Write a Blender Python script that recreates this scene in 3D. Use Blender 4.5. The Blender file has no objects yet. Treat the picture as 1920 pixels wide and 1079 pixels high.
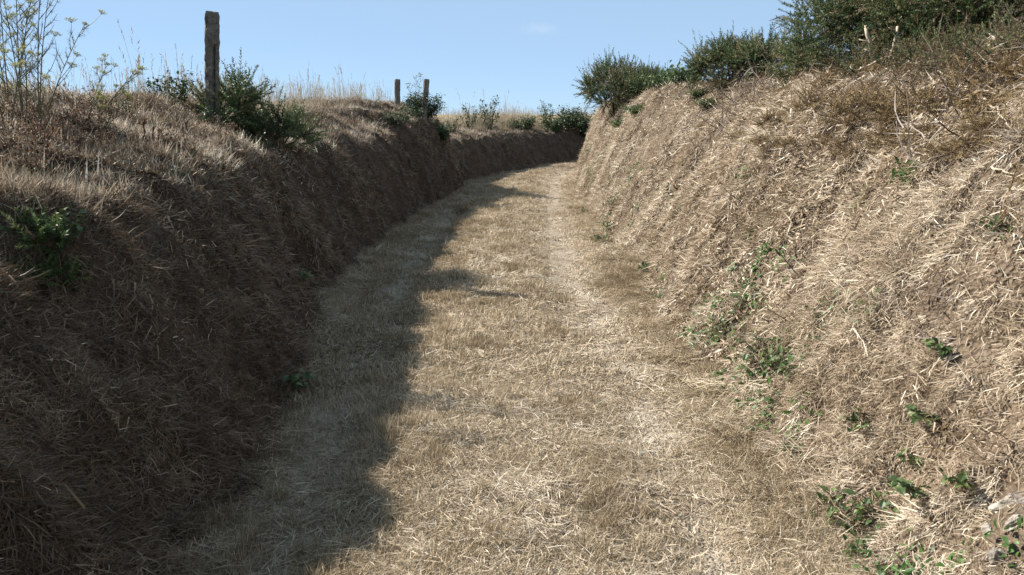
import bpy, math, random
import numpy as np
from mathutils import Vector, Matrix
from mathutils.bvhtree import BVHTree

# ------------------------------------------------------------------ camera, sky, sun, exposure
SC = bpy.context.scene
COL = SC.collection
F_PX, CX, CY, HORIZON = 1500.0, 960.0, 539.5, 214.0
PITCH = math.atan((CY - HORIZON) / F_PX)
CAM = Vector((0.0, 0.0, 1.6))
cd = bpy.data.cameras.new('camera')
cam = bpy.data.objects.new('camera', cd)
COL.objects.link(cam)
cam.location = CAM
cam.rotation_euler = (math.pi / 2 - PITCH, 0, 0)
cd.sensor_width = 36.0
cd.lens = F_PX / 1920 * 36.0
cd.clip_start = 0.05
cd.clip_end = 3000
SC.camera = cam

SUN_TRAVEL = Vector((1.18, -0.44, -1.0)).normalized()
SUN_EL = math.asin(-SUN_TRAVEL.z)
SUN_AZ = math.atan2(-SUN_TRAVEL.x, -SUN_TRAVEL.y)      # clockwise from +Y
W = bpy.data.worlds.new('World')
SC.world = W
W.use_nodes = True
wn = W.node_tree.nodes
wl = W.node_tree.links
wn.clear()
sky = wn.new('ShaderNodeTexSky')
sky.sky_type = 'NISHITA'
sky.sun_disc = False
sky.sun_elevation = SUN_EL
sky.sun_rotation = SUN_AZ
sky.altitude = 0
sky.air_density = 0.45
sky.dust_density = 0.0
sky.ozone_density = 6.0
# one faint wisp of fair-weather cloud, fixed in the sky
tc = wn.new('ShaderNodeTexCoord')
wdir = Vector(((1012 - CX) / F_PX, 0, 0)) + Vector((0, math.cos(PITCH), -math.sin(PITCH))) + Vector((0, math.sin(PITCH), math.cos(PITCH))) * ((CY - 54) / F_PX)
wdir.normalize()
sub = wn.new('ShaderNodeVectorMath'); sub.operation = 'SUBTRACT'
sub.inputs[1].default_value = wdir
wl.new(tc.outputs['Generated'], sub.inputs[0])
mul = wn.new('ShaderNodeVectorMath'); mul.operation = 'MULTIPLY'
mul.inputs[1].default_value = (45, 45, 150)
wl.new(sub.outputs[0], mul.inputs[0])
ln = wn.new('ShaderNodeVectorMath'); ln.operation = 'LENGTH'
wl.new(mul.outputs[0], ln.inputs[0])
nz = wn.new('ShaderNodeTexNoise'); nz.inputs['Scale'].default_value = 90; nz.inputs['Detail'].default_value = 4
wl.new(tc.outputs['Generated'], nz.inputs['Vector'])
ad = wn.new('ShaderNodeMath'); ad.operation = 'MULTIPLY_ADD'; ad.inputs[1].default_value = 1.6; ad.inputs[2].default_value = -0.8
wl.new(nz.outputs['Fac'], ad.inputs[0])
ad2 = wn.new('ShaderNodeMath'); ad2.operation = 'ADD'
wl.new(ln.outputs['Value'], ad2.inputs[0]); wl.new(ad.outputs[0], ad2.inputs[1])
mr = wn.new('ShaderNodeMapRange'); mr.inputs['From Min'].default_value = 0.3; mr.inputs['From Max'].default_value = 1.3
mr.inputs['To Min'].default_value = 0.12; mr.inputs['To Max'].default_value = 0.0
wl.new(ad2.outputs[0], mr.inputs['Value'])
mixc = wn.new('ShaderNodeMix'); mixc.data_type = 'RGBA'
mixc.inputs['B'].default_value = (9, 9, 9.5, 1)
wl.new(mr.outputs[0], mixc.inputs['Factor'])
veil = wn.new('ShaderNodeMix'); veil.data_type = 'RGBA'      # even summer haze over the whole sky
veil.inputs['Factor'].default_value = 0.62
veil.inputs['B'].default_value = (5.1, 7.2, 9.3, 1)
wl.new(sky.outputs[0], veil.inputs['A'])
wl.new(veil.outputs['Result'], mixc.inputs['A'])
bg = wn.new('ShaderNodeBackground'); bg.inputs['Strength'].default_value = 0.056
wl.new(mixc.outputs['Result'], bg.inputs['Color'])
wo = wn.new('ShaderNodeOutputWorld')
wl.new(bg.outputs[0], wo.inputs[0])

sd = bpy.data.lights.new('sun', 'SUN')
sd.energy = 5.0
sd.angle = math.radians(0.5)
sd.color = (1.0, 0.95, 0.87)
sun = bpy.data.objects.new('sun', sd)
COL.objects.link(sun)
sun.location = (-20, 8, 30)
sun.rotation_euler = SUN_TRAVEL.to_track_quat('-Z', 'Y').to_euler()
SC.view_settings.view_transform = 'Standard'
SC.view_settings.look = 'None'
SC.view_settings.gamma = 1.0
SC.view_settings.exposure = 1.05
SC.view_settings.use_curve_mapping = False
SC.cycles.max_bounces = 6
SC.cycles.diffuse_bounces = 3
SC.cycles.transmission_bounces = 3

rng = np.random.default_rng(11)
random.seed(11)

# ------------------------------------------------------------------ helpers
FWD = Vector((0, math.cos(PITCH), -math.sin(PITCH)))
UPV = Vector((0, math.sin(PITCH), math.cos(PITCH)))

def ray(px, py):
    return (FWD + Vector(((px - CX) / F_PX, 0, 0)) - UPV * ((py - CY) / F_PX)).normalized()

def _h(ix, iy, seed):
    n = (ix.astype(np.int64) * 374761393 + iy.astype(np.int64) * 668265263 + seed * 1442695041) & 0x7fffffff
    n = ((n ^ (n >> 13)) * 1274126177) & 0x7fffffff
    return ((n ^ (n >> 16)) & 0xffff) / 65535.0

def vnoise(x, y, seed=0):
    ix = np.floor(x); iy = np.floor(y)
    fx = x - ix; fy = y - iy
    fx = fx * fx * (3 - 2 * fx); fy = fy * fy * (3 - 2 * fy)
    a = _h(ix, iy, seed); b = _h(ix + 1, iy, seed); c = _h(ix, iy + 1, seed); d = _h(ix + 1, iy + 1, seed)
    return (a + (b - a) * fx) * (1 - fy) + (c + (d - c) * fx) * fy

def fbm(x, y, seed=0, octv=3):
    x = np.asarray(x, float); y = np.asarray(y, float)
    v = 0; a = 0.5; t = 0
    for o in range(octv):
        v = v + a * vnoise(x * 2 ** o, y * 2 ** o, seed + o * 7)
        t += a; a *= 0.5
    return v / t * 2 - 1

def tag(o, label=None, cat=None, group=None, kind=None):
    if label: o['label'] = label
    if cat: o['category'] = cat
    if group: o['group'] = group
    if kind: o['kind'] = kind
    return o

def mesh_from(name, verts, faces, mat=None, smooth=False, shade=None):
    me = bpy.data.meshes.new(name)
    me.from_pydata([tuple(v) for v in verts], [], [tuple(f) for f in faces])
    if mat: me.materials.append(mat)
    if smooth: me.polygons.foreach_set('use_smooth', [True] * len(me.polygons))
    if shade is not None:
        at = me.attributes.new('shade', 'FLOAT', 'POINT')
        at.data.foreach_set('value', np.asarray(shade, np.float32))
    me.update()
    return me

def link(name, me, parent=None, loc=None):
    o = bpy.data.objects.new(name, me)
    COL.objects.link(o)
    if parent: o.parent = parent
    if loc is not None: o.location = loc
    return o

def empty(name, loc, rz=0, sc=1.0):
    o = bpy.data.objects.new(name, None)
    COL.objects.link(o)
    o.empty_display_size = 0.1
    o.location = loc
    o.rotation_euler = (0, 0, rz)
    o.scale = (sc, sc, sc)
    return o

class MB:
    """collects strips, tubes, leaves and spines into one mesh; every vertex carries a shade value"""
    def __init__(s): s.v = []; s.f = []; s.a = []
    def strip(s, pts, widths, side, a):
        n0 = len(s.v)
        for i, (p, w) in enumerate(zip(pts, widths)):
            if i == len(pts) - 1:
                s.v.append(p); s.a.append(a)
            else:
                s.v.append(p - side * w * .5); s.v.append(p + side * w * .5); s.a += [a, a]
        for i in range(len(pts) - 2):
            b = n0 + 2 * i
            s.f.append((b, b + 1, b + 3, b + 2))
        b = n0 + 2 * (len(pts) - 2)
        s.f.append((b, b + 1, b + 2))
    def tube(s, pts, rad, a=0.5, n=5, cap=True):
        n0 = len(s.v)
        for i, p in enumerate(pts):
            t = (pts[min(i + 1, len(pts) - 1)] - pts[max(i - 1, 0)])
            t = t / (np.linalg.norm(t) + 1e-9)
            up = np.array((0, 0, 1.)) if abs(t[2]) < .9 else np.array((1., 0, 0))
            u = np.cross(t, up); u /= np.linalg.norm(u) + 1e-9
            w = np.cross(t, u)
            for k in range(n):
                an = 2 * math.pi * k / n
                s.v.append(p + (u * math.cos(an) + w * math.sin(an)) * rad[i]); s.a.append(a)
        for i in range(len(pts) - 1):
            for k in range(n):
                b = n0 + i * n
                s.f.append((b + k, b + (k + 1) % n, b + n + (k + 1) % n, b + n + k))
        if cap:
            e = n0 + (len(pts) - 1) * n
            s.f.append(tuple(e + k for k in range(n)))
            s.f.append(tuple(n0 + n - 1 - k for k in range(n)))
    def leaf(s, p, d, nrm, L, Wd, a, droop=.25):
        """pointed oval leaf folded along its midrib"""
        side = np.cross(d, nrm); side /= np.linalg.norm(side) + 1e-9
        n0 = len(s.v)
        m1 = p + d * L * .38 - nrm * L * .02
        m2 = p + d * L * .72 - nrm * L * droop * .35
        tip = p + d * L - nrm * L * droop
        lift = nrm * Wd * .16
        s.v += [p, m1 - side * Wd * .5 + lift, m1, m1 + side * Wd * .5 + lift,
                m2 - side * Wd * .33 + lift * .7, m2, m2 + side * Wd * .33 + lift * .7, tip]
        s.a += [a] * 8
        s.f += [(n0, n0 + 2, n0 + 1), (n0, n0 + 3, n0 + 2), (n0 + 1, n0 + 2, n0 + 5, n0 + 4),
                (n0 + 2, n0 + 3, n0 + 6, n0 + 5), (n0 + 4, n0 + 5, n0 + 7), (n0 + 5, n0 + 6, n0 + 7)]
    def spines(s, S_, r, nsp, spl, w):
        """all sprigs of a bush at once: rows of S_ = base(3) direction(3) length shade; one triangle per spine"""
        S_ = np.repeat(np.array(S_), nsp, 0); n = len(S_)
        d = S_[:, 3:6]; f = np.tile((np.arange(nsp)) / nsp, n // nsp) + r.random(n) / nsp
        rad = np.cross(d, r.normal(size=(n, 3))); rad /= np.linalg.norm(rad, axis=1, keepdims=True) + 1e-9
        sd_ = d * r.uniform(.4, 1.1, (n, 1)) + rad; sd_ /= np.linalg.norm(sd_, axis=1, keepdims=True)
        l = r.uniform(*spl, n) * (1 - .5 * f)
        q = S_[:, :3] + d * (S_[:, 6] * f)[:, None]
        sw = np.cross(sd_, r.normal(size=(n, 3))); sw /= np.linalg.norm(sw, axis=1, keepdims=True) + 1e-9
        a = np.clip(S_[:, 7] + r.normal(0, .06, n) + .22 * (f - .5), 0, 1)
        V = np.stack([q - sw * w * .5, q + sw * w * .5, q + sd_ * l[:, None]], 1).reshape(-1, 3)
        b = len(s.v)
        s.v.extend(V); s.a.extend(np.repeat(a, 3))
        s.f.extend((np.arange(n * 3).reshape(-1, 3) + b).tolist())
    def mesh(s, name, mat, smooth=False):
        return mesh_from(name, s.v, s.f, mat, smooth, s.a)

def unit(v): return v / (np.linalg.norm(v) + 1e-9)
def rdir(r):
    v = r.normal(size=3); return unit(v)

# ------------------------------------------------------------------ materials
def nd(nt, t, **k):
    n = nt.nodes.new(t)
    for a, b in k.items(): setattr(n, a, b)
    return n

def ramp(nt, stops):
    r = nd(nt, 'ShaderNodeValToRGB')
    e = r.color_ramp.elements
    while len(e) < len(stops): e.new(0.5)
    for x, (p, c) in zip(e, stops):
        x.position = p; x.color = (*c, 1)
    return r

def blade_mat(name, stops, transl=.25, rough=.6, spec=.25, inst=False):
    """thin plant matter: colour by blade ('shade') and by clump ('tint'), part of the light passes through"""
    m = bpy.data.materials.new(name); m.use_nodes = True
    nt = m.node_tree; nt.nodes.clear()
    out = nd(nt, 'ShaderNodeOutputMaterial')
    a = nd(nt, 'ShaderNodeAttribute', attribute_name='shade')
    fac = a.outputs['Fac']
    if inst:
        t = nd(nt, 'ShaderNodeAttribute', attribute_name='tint', attribute_type='INSTANCER')
        ad = nd(nt, 'ShaderNodeMath', operation='MULTIPLY_ADD'); ad.inputs[1].default_value = .5
        hf = nd(nt, 'ShaderNodeMath', operation='MULTIPLY'); hf.inputs[1].default_value = .5
        nt.links.new(t.outputs['Fac'], hf.inputs[0])
        nt.links.new(fac, ad.inputs[0]); nt.links.new(hf.outputs[0], ad.inputs[2])
        fac = ad.outputs[0]
    r = ramp(nt, stops)
    nt.links.new(fac, r.inputs[0])
    p = nd(nt, 'ShaderNodeBsdfPrincipled')
    p.inputs['Roughness'].default_value = rough
    p.inputs['Specular IOR Level'].default_value = spec
    nt.links.new(r.outputs[0], p.inputs['Base Color'])
    if transl > 0:
        tr = nd(nt, 'ShaderNodeBsdfTranslucent'); nt.links.new(r.outputs[0], tr.inputs[0])
        mx = nd(nt, 'ShaderNodeMixShader'); mx.inputs[0].default_value = transl
        nt.links.new(p.outputs[0], mx.inputs[1]); nt.links.new(tr.outputs[0], mx.inputs[2])
        nt.links.new(mx.outputs[0], out.inputs[0])
    else:
        nt.links.new(p.outputs[0], out.inputs[0])
    return m

def soil_mat(name, c1, c2, c3, scale=6., bump=.6, attr=None, ctrack=None):
    m = bpy.data.materials.new(name); m.use_nodes = True
    nt = m.node_tree; nt.nodes.clear()
    out = nd(nt, 'ShaderNodeOutputMaterial')
    geo = nd(nt, 'ShaderNodeNewGeometry')
    n1 = nd(nt, 'ShaderNodeTexNoise'); n1.inputs['Scale'].default_value = scale; n1.inputs['Detail'].default_value = 8; n1.inputs['Roughness'].default_value = .65
    n2 = nd(nt, 'ShaderNodeTexNoise'); n2.inputs['Scale'].default_value = scale * 9; n2.inputs['Detail'].default_value = 5
    n3 = nd(nt, 'ShaderNodeTexVoronoi'); n3.inputs['Scale'].default_value = scale * 14
    for n in (n1, n2, n3): nt.links.new(geo.outputs['Position'], n.inputs['Vector'])
    r = ramp(nt, [(.3, c1), (.5, c2), (.72, c3)])
    ad = nd(nt, 'ShaderNodeMath', operation='MULTIPLY_ADD'); ad.inputs[1].default_value = .45
    ml = nd(nt, 'ShaderNodeMath', operation='MULTIPLY'); ml.inputs[1].default_value = .6
    nt.links.new(n1.outputs['Fac'], ml.inputs[0])
    nt.links.new(n2.outputs['Fac'], ad.inputs[0]); nt.links.new(ml.outputs[0], ad.inputs[2])
    nt.links.new(ad.outputs[0], r.inputs[0])
    p = nd(nt, 'ShaderNodeBsdfPrincipled'); p.inputs['Roughness'].default_value = .95; p.inputs['Specular IOR Level'].default_value = .1
    col = r.outputs[0]
    if attr:
        a = nd(nt, 'ShaderNodeAttribute', attribute_name=attr)
        mx = nd(nt, 'ShaderNodeMix', data_type='RGBA')
        r2 = ramp(nt, ctrack); nt.links.new(ad.outputs[0], r2.inputs[0])
        nt.links.new(a.outputs['Fac'], mx.inputs['Factor']); nt.links.new(col, mx.inputs['A']); nt.links.new(r2.outputs[0], mx.inputs['B'])
        col = mx.outputs['Result']
    nt.links.new(col, p.inputs['Base Color'])
    b = nd(nt, 'ShaderNodeBump'); b.inputs['Strength'].default_value = bump; b.inputs['Distance'].default_value = .02
    hs = nd(nt, 'ShaderNodeMath', operation='ADD')
    nt.links.new(n2.outputs['Fac'], hs.inputs[0]); nt.links.new(n3.outputs['Distance'], hs.inputs[1])
    nt.links.new(hs.outputs[0], b.inputs['Height']); nt.links.new(b.outputs[0], p.inputs['Normal'])
    nt.links.new(p.outputs[0], out.inputs[0])
    return m

def solid_mat(name, c1, c2, scale=30., rough=.9, bump=.5, stretch=(1, 1, 1), c3=None):
    m = bpy.data.materials.new(name); m.use_nodes = True
    nt = m.node_tree; nt.nodes.clear()
    out = nd(nt, 'ShaderNodeOutputMaterial')
    tcn = nd(nt, 'ShaderNodeTexCoord'); mp = nd(nt, 'ShaderNodeMapping'); mp.inputs['Scale'].default_value = stretch
    nt.links.new(tcn.outputs['Object'], mp.inputs[0])
    n1 = nd(nt, 'ShaderNodeTexNoise'); n1.inputs['Scale'].default_value = scale; n1.inputs['Detail'].default_value = 8; n1.inputs['Roughness'].default_value = .7
    nt.links.new(mp.outputs[0], n1.inputs['Vector'])
    r = ramp(nt, [(.35, c1), (.65, c2)] + ([(.78, c3)] if c3 else []))
    nt.links.new(n1.outputs['Fac'], r.inputs[0])
    p = nd(nt, 'ShaderNodeBsdfPrincipled'); p.inputs['Roughness'].default_value = rough; p.inputs['Specular IOR Level'].default_value = .2
    nt.links.new(r.outputs[0], p.inputs['Base Color'])
    b = nd(nt, 'ShaderNodeBump'); b.inputs['Strength'].default_value = bump; b.inputs['Distance'].default_value = .01
    nt.links.new(n1.outputs['Fac'], b.inputs['Height']); nt.links.new(b.outputs[0], p.inputs['Normal'])
    nt.links.new(p.outputs[0], out.inputs[0])
    return m

M = {}
M['lane'] = soil_mat('lane_soil', (.12, .09, .06), (.20, .152, .103), (.29, .228, .16), 5, .7, 'track',
                     [(.3, (.23, .185, .135)), (.5, (.33, .275, .208)), (.72, (.43, .365, .285))])
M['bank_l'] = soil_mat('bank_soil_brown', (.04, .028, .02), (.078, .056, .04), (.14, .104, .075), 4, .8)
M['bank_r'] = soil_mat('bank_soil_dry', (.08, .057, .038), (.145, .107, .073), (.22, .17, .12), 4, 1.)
M['field'] = soil_mat('stubble_field', (.2, .15, .08), (.32, .25, .14), (.42, .34, .2), 2, .6)
M['straw'] = blade_mat('straw_pale', [(.15, (.18, .128, .076)), (.35, (.345, .264, .177)), (.55, (.52, .424, .305)), (.8, (.745, .665, .545))], .2)
M['turf'] = blade_mat('lane_dry_grass', [(.15, (.145, .1, .054)), (.35, (.30, .228, .138)), (.55, (.47, .373, .245)), (.8, (.68, .578, .43))], .22)
M['brown'] = blade_mat('brown_dead_grass', [(.15, (.10, .067, .042)), (.4, (.21, .15, .098)), (.6, (.35, .262, .182)), (.85, (.52, .42, .32))], .2)
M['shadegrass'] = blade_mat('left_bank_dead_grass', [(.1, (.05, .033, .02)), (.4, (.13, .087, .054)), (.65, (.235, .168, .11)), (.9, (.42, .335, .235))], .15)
M['tall'] = blade_mat('tall_seeding_grass', [(.1, (.22, .17, .10)), (.45, (.38, .30, .20)), (.85, (.58, .49, .37))], .25)
M['green'] = blade_mat('green_weed_leaf', [(.1, (.03, .07, .015)), (.5, (.065, .14, .03)), (.9, (.13, .22, .06))], .3, .45, .4)
M['twig'] = blade_mat('dead_twig', [(.1, (.06, .042, .032)), (.5, (.16, .12, .095)), (.9, (.36, .30, .25))], 0)
M['brash'] = blade_mat('brown_gorse_brash', [(.1, (.10, .065, .03)), (.45, (.22, .15, .07)), (.75, (.34, .24, .12)), (.95, (.45, .36, .22))], .2)
M['gorse'] = blade_mat('gorse_green', [(.05, (.025, .042, .018)), (.35, (.065, .10, .036)), (.65, (.125, .155, .058)), (.9, (.25, .215, .11))], .25, .5, .35, False)
M['gorse_brown'] = blade_mat('gorse_brown', [(.1, (.05, .035, .02)), (.5, (.13, .09, .05)), (.9, (.24, .18, .10))], .1, .6, .2, False)
M['stem'] = blade_mat('plant_stem', [(.1, (.06, .05, .035)), (.5, (.12, .11, .06)), (.9, (.22, .2, .1))], 0, .6, .3, False)
M['leaf'] = blade_mat('shrub_leaf', [(.05, (.015, .028, .01)), (.45, (.035, .065, .02)), (.75, (.075, .11, .035)), (.93, (.16, .12, .05)), (1, (.20, .09, .05))], .25, .45, .4, False)
M['weed'] = blade_mat('weed_leaf', [(.05, (.03, .055, .02)), (.5, (.075, .12, .038)), (.95, (.19, .22, .075))], .3, .45, .4, False)
M['redleaf'] = blade_mat('withered_leaf', [(.05, (.05, .025, .018)), (.5, (.14, .075, .045)), (.95, (.28, .17, .10))], .25, .6, .2, False)
M['umbel'] = blade_mat('fennel_flower', [(.05, (.20, .20, .05)), (.5, (.38, .37, .12)), (.95, (.5, .46, .24))], .3, .6, .2, False)
M['wood'] = blade_mat('pale_dead_wood', [(.1, (.22, .17, .12)), (.5, (.42, .34, .25)), (.9, (.62, .53, .42))], 0, .7, .2, False)
M['concrete'] = solid_mat('weathered_concrete', (.07, .062, .05), (.20, .175, .145), 26, .95, 1., c3=(.42, .38, .33))
M['oldwood'] = solid_mat('grey_post_wood', (.08, .07, .06), (.24, .21, .18), 30, .9, .8, (1, 1, .15))
M['rock'] = solid_mat('pale_quartz_rock', (.16, .13, .10), (.50, .46, .40), 14, .85, 1., c3=(.7, .67, .61))
M['greyrock'] = solid_mat('grey_schist_rock', (.13, .11, .09), (.36, .33, .29), 12, .85, .9)
M['clod'] = blade_mat('dry_soil_clod', [(.1, (.07, .05, .036)), (.5, (.14, .102, .074)), (.9, (.24, .185, .14))], 0, .95, .1)
M['pebble'] = blade_mat('track_pebble', [(.1, (.16, .14, .11)), (.5, (.32, .28, .23)), (.9, (.52, .48, .42))], 0, .85, .2)

# ------------------------------------------------------------------ the lane: centre line, widths, bank profiles
CP = np.array([(0, -30), (0, -20), (0, -10), (0, -4), (0, 0), (-.04, 2.8), (-.1, 4.7), (-.2, 8.4), (-.15, 12.9), (.08, 17), (.40, 20.7),
               (1.02, 23.4), (2.2, 26.2), (4, 29), (6.5, 31.5), (10, 33.5), (15, 35), (30, 37.5), (60, 40), (120, 44)], float)
def catmull(P, n=40):
    out = []
    Q = np.vstack([2 * P[0] - P[1], P, 2 * P[-1] - P[-2]])
    for i in range(1, len(Q) - 2):
        p0, p1, p2, p3 = Q[i - 1], Q[i], Q[i + 1], Q[i + 2]
        t0 = 0; t1 = t0 + np.linalg.norm(p1 - p0) ** .5; t2 = t1 + np.linalg.norm(p2 - p1) ** .5; t3 = t2 + np.linalg.norm(p3 - p2) ** .5
        for t in np.linspace(t1, t2, n, endpoint=False):
            A1 = (t1 - t) / (t1 - t0) * p0 + (t - t0) / (t1 - t0) * p1
            A2 = (t2 - t) / (t2 - t1) * p1 + (t - t1) / (t2 - t1) * p2
            A3 = (t3 - t) / (t3 - t2) * p2 + (t - t2) / (t3 - t2) * p3
            B1 = (t2 - t) / (t2 - t0) * A1 + (t - t0) / (t2 - t0) * A2
            B2 = (t3 - t) / (t3 - t1) * A2 + (t - t1) / (t3 - t1) * A3
            out.append((t2 - t) / (t2 - t1) * B1 + (t - t1) / (t2 - t1) * B2)
    out.append(P[-1])
    return np.array(out)
CL = catmull(CP)
arc = np.concatenate([[0], np.cumsum(np.linalg.norm(np.diff(CL, axis=0), axis=1))])
arc -= np.interp(0, CL[:300, 1], arc[:300])           # s = 0 beside the camera
def centre(s): return np.stack([np.interp(s, arc, CL[:, 0]), np.interp(s, arc, CL[:, 1])], -1)
def right_n(s):
    d = centre(np.asarray(s) + .6) - centre(np.asarray(s) - .6)
    d /= np.linalg.norm(d, axis=-1, keepdims=True)
    return np.stack([d[..., 1], -d[..., 0]], -1)

WL = lambda s: np.interp(s, [-10, 2.5, 4.7, 7, 8.6, 12.9, 17, 20.7, 23.4, 40], [1.1, 1.12, 1.25, 1.52, 1.55, 1.45, 1.3, 1.15, 1.0, 1.2])
WR = lambda s: np.interp(s, [-10, 2.5, 4.7, 8.4, 12.9, 17, 20.7, 23.4, 40], [1.16, 1.18, 1.32, 1.52, 1.45, 1.35, 1.15, 1.0, 1.2])
def row_spacing(s0, s1):
    s = [s0]
    while s[-1] < s1:
        d = max(abs(s[-1] - 2.5), .0) if s[-1] > 0 else abs(s[-1]) + 3
        s.append(s[-1] + (.042 + .006 * d))
    return np.array(s)
S = row_spacing(-7, 46)
S = np.concatenate([np.arange(-28, -7, .5), S, np.arange(S[-1] + .6, 110, 1.2)])

def prof_left(s, u):
    lip = np.interp(s, [-10, 3, 6, 7, 9, 14, 16, 17.6, 20, 40], [.98, .98, .8, .68, .68, .7, .5, .48, .7, .8])
    H = np.interp(s, [-10, 4, 8, 13, 15.8, 17.5, 18.6, 26, 40], [1.25, 1.25, 1.32, 1.28, 1.46, 1.48, 1.0, 1.0, 1.0])
    T = np.interp(s, [-10, 4, 8, 13, 15.5, 17.6, 18.8, 20, 27, 40], [1.62, 1.63, 1.71, 1.66, 1.78, 1.76, 1.35, 1.22, 1.18, 1.2])
    ks = np.interp(s, [-10, 5.5, 7, 9.5, 11, 15, 18, 20, 40], [1, 1, .6, .6, .9, .42, .42, .9, 1])
    lip = lip * (1 + .09 * fbm(s * .9, s * 0 + 7, 91)); H = H * (1 + .07 * fbm(s * .75, s * 0 + 2, 92)); T = np.maximum(T, H + .1)
    v = u / lip
    z1 = np.interp(v, [-.3, 0, .1, .25, .45, .65, .82, 1.], [-.12, 0, .09, .32, .62, .84, .95, 1.]) * H
    z2 = H + (T - H) * np.interp((u - lip) / ks, [0, .4, .9, 1.5, 2.1, 3.5, 60], [0, .26, .56, .86, 1.0, 1.0, 1.0]) - np.clip(u - 3.5, 0, 5.5) * np.interp(s, [12, 19], [.02, .12])
    return np.where(v < 1, z1, z2)

def prof_right(s, u):
    k = np.interp(s, [-10, 3, 8, 14, 18, 22, 40], [.86, .86, .86, .76, .56, .42, .6])
    H = np.interp(s, [-10, 3, 8, 14, 17, 20, 23, 40], [2.02, 2.0, 2.04, 2.16, 2.12, 1.98, 1.85, 1.7])
    v = u / k
    return np.interp(v, [-.15, 0, .15, .3, .55, .9, 1.2, 1.45, 1.7, 2.2, 3, 6, 60], np.array([-.1, 0, .12, .32, .66, 1.14, 1.51, 1.75, 1.86, 1.93, 1.96, 1.98, 2.05]) / 2.0) * H

def build_bank(side, umax=9.0):
    u = np.concatenate([np.arange(-.14, 2.3, .035), np.geomspace(2.34, umax, 26)])
    SS, U = np.meshgrid(S, u, indexing='ij')
    c = centre(S)[:, None, :]; n = right_n(S)[:, None, :]
    if side < 0:
        off = -(WL(SS) + U); Z = prof_left(SS, U)
    else:
        off = WR(SS) + U; Z = prof_right(SS, U)
    # wavering foot line
    wav = .09 * fbm(SS * .8, SS * 0 + 3.3, 40 + side) + .05 * fbm(SS * 2.5, SS * 0, 44 + side)
    off = off + wav * np.clip(1.2 - np.abs(U) * .3, 0, 1)
    fade = np.clip((U + .1) / .35, 0, 1)
    flat = np.clip((U - 2.2) / 3, 0, 1)
    if side < 0:
        # flail-cut face: ribs running down the slope, lumps and hollows
        sh = SS * 1.0 + U * .35
        disp = .13 * fbm(sh * 3.4, U * .8, 5) + .10 * fbm(sh * 6.5, U * 3.0, 6) + .11 * fbm(SS * 1.1, U * 1.3, 7)
        disp = disp * fade * (1 - .5 * flat) * np.where(U > 1.1, 1.1, 1) + .03 * fbm(SS * 15, U * 13, 8)
        holl = np.exp(-((SS - 6.9) / .35) ** 2 - ((U - .12) / .2) ** 2) * -.28 + np.exp(-((SS - 19.2) / .5) ** 2 - ((U - .15) / .25) ** 2) * -.22
        disp = disp + holl
    else:
        sh = SS * 1.0 - U * .15
        disp = .07 * fbm(sh * 3.2, U * 1.4, 15) + .15 * fbm(SS * 1.0, U * 1.1, 16) + .065 * fbm(SS * 7, U * 5, 17)
        disp = disp * fade + .03 * fbm(SS * 16, U * 14, 18)
    # displacement leans outwards from the slope
    offd = -side * disp * .75
    P = np.empty(SS.shape + (3,))
    P[..., :2] = c + n * (off + offd * np.clip(1 - flat, 0, 1))[..., None]
    P[..., 2] = Z + disp * .65
    return P, SS, U

def grid_faces(nr, nc, flip=False):
    i = np.arange(nr * nc).reshape(nr, nc)
    q = np.stack([i[:-1, :-1], i[1:, :-1], i[1:, 1:], i[:-1, 1:]], -1).reshape(-1, 4)
    return q[:, ::-1] if flip else q

def grid_mesh(name, P, mat, flip, attrs=None):
    nr, nc = P.shape[:2]
    q = grid_faces(nr, nc, flip)
    me = bpy.data.meshes.new(name)
    me.vertices.add(nr * nc); me.vertices.foreach_set('co', P.reshape(-1).astype(np.float32))
    me.loops.add(q.size); me.loops.foreach_set('vertex_index', q.reshape(-1).astype(np.int32))
    me.polygons.add(len(q)); me.polygons.foreach_set('loop_start', np.arange(0, q.size, 4, dtype=np.int32))
    me.polygons.foreach_set('use_smooth', np.ones(len(q), bool))
    me.materials.append(mat)
    for k, v in (attrs or {}).items():
        at = me.attributes.new(k, 'FLOAT', 'POINT'); at.data.foreach_set('value', v.reshape(-1).astype(np.float32))
    me.update(); me.validate()
    return me, q

# path
tcol = np.linspace(-1, 1, 84)
SSp, Tn = np.meshgrid(S, tcol, indexing='ij')
off = np.where(Tn < 0, Tn * (WL(SSp) + .3), Tn * (WR(SSp) + .3))
def track_w(s, t):
    """how strongly wheels have worn the grass away at station s, offset t"""
    wob = .03 * fbm(s * .5, s * 0 + 1, 31)
    r = np.exp(-((t - (.78 + wob)) / .27) ** 2)
    l = np.exp(-((t + (.86 + wob)) / .24) ** 2)
    return np.clip(np.maximum(.9 * r, .5 * l) * (.95 + .5 * fbm(s * 2.3, t * 5, 33)), 0, 1)
TR = track_w(SSp, off)
Pp = np.empty(SSp.shape + (3,))
Pp[..., :2] = centre(S)[:, None, :] + right_n(S)[:, None, :] * off[..., None]
Pp[..., 2] = .025 * fbm(SSp * .9, off * 1.2, 21) + .014 * fbm(SSp * 5, off * 5, 22) + .006 * fbm(SSp * 18, off * 18, 23) - .03 * TR + .025 * np.exp(-(off / .5) ** 2)
path_me, path_q = grid_mesh('path', Pp, M['lane'], True, {'track': TR})
tag(link('path', path_me), 'straw covered farm track between the two earth banks', 'path', kind='structure')
PL, SL, UL = build_bank(-1)
PR, SR, UR = build_bank(1)
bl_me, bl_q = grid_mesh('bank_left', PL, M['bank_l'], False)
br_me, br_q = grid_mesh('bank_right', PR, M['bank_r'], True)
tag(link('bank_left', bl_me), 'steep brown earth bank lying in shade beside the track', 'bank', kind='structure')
tag(link('bank_right', br_me), 'tall sunlit earth bank covered in cut straw', 'bank', kind='structure')

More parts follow.
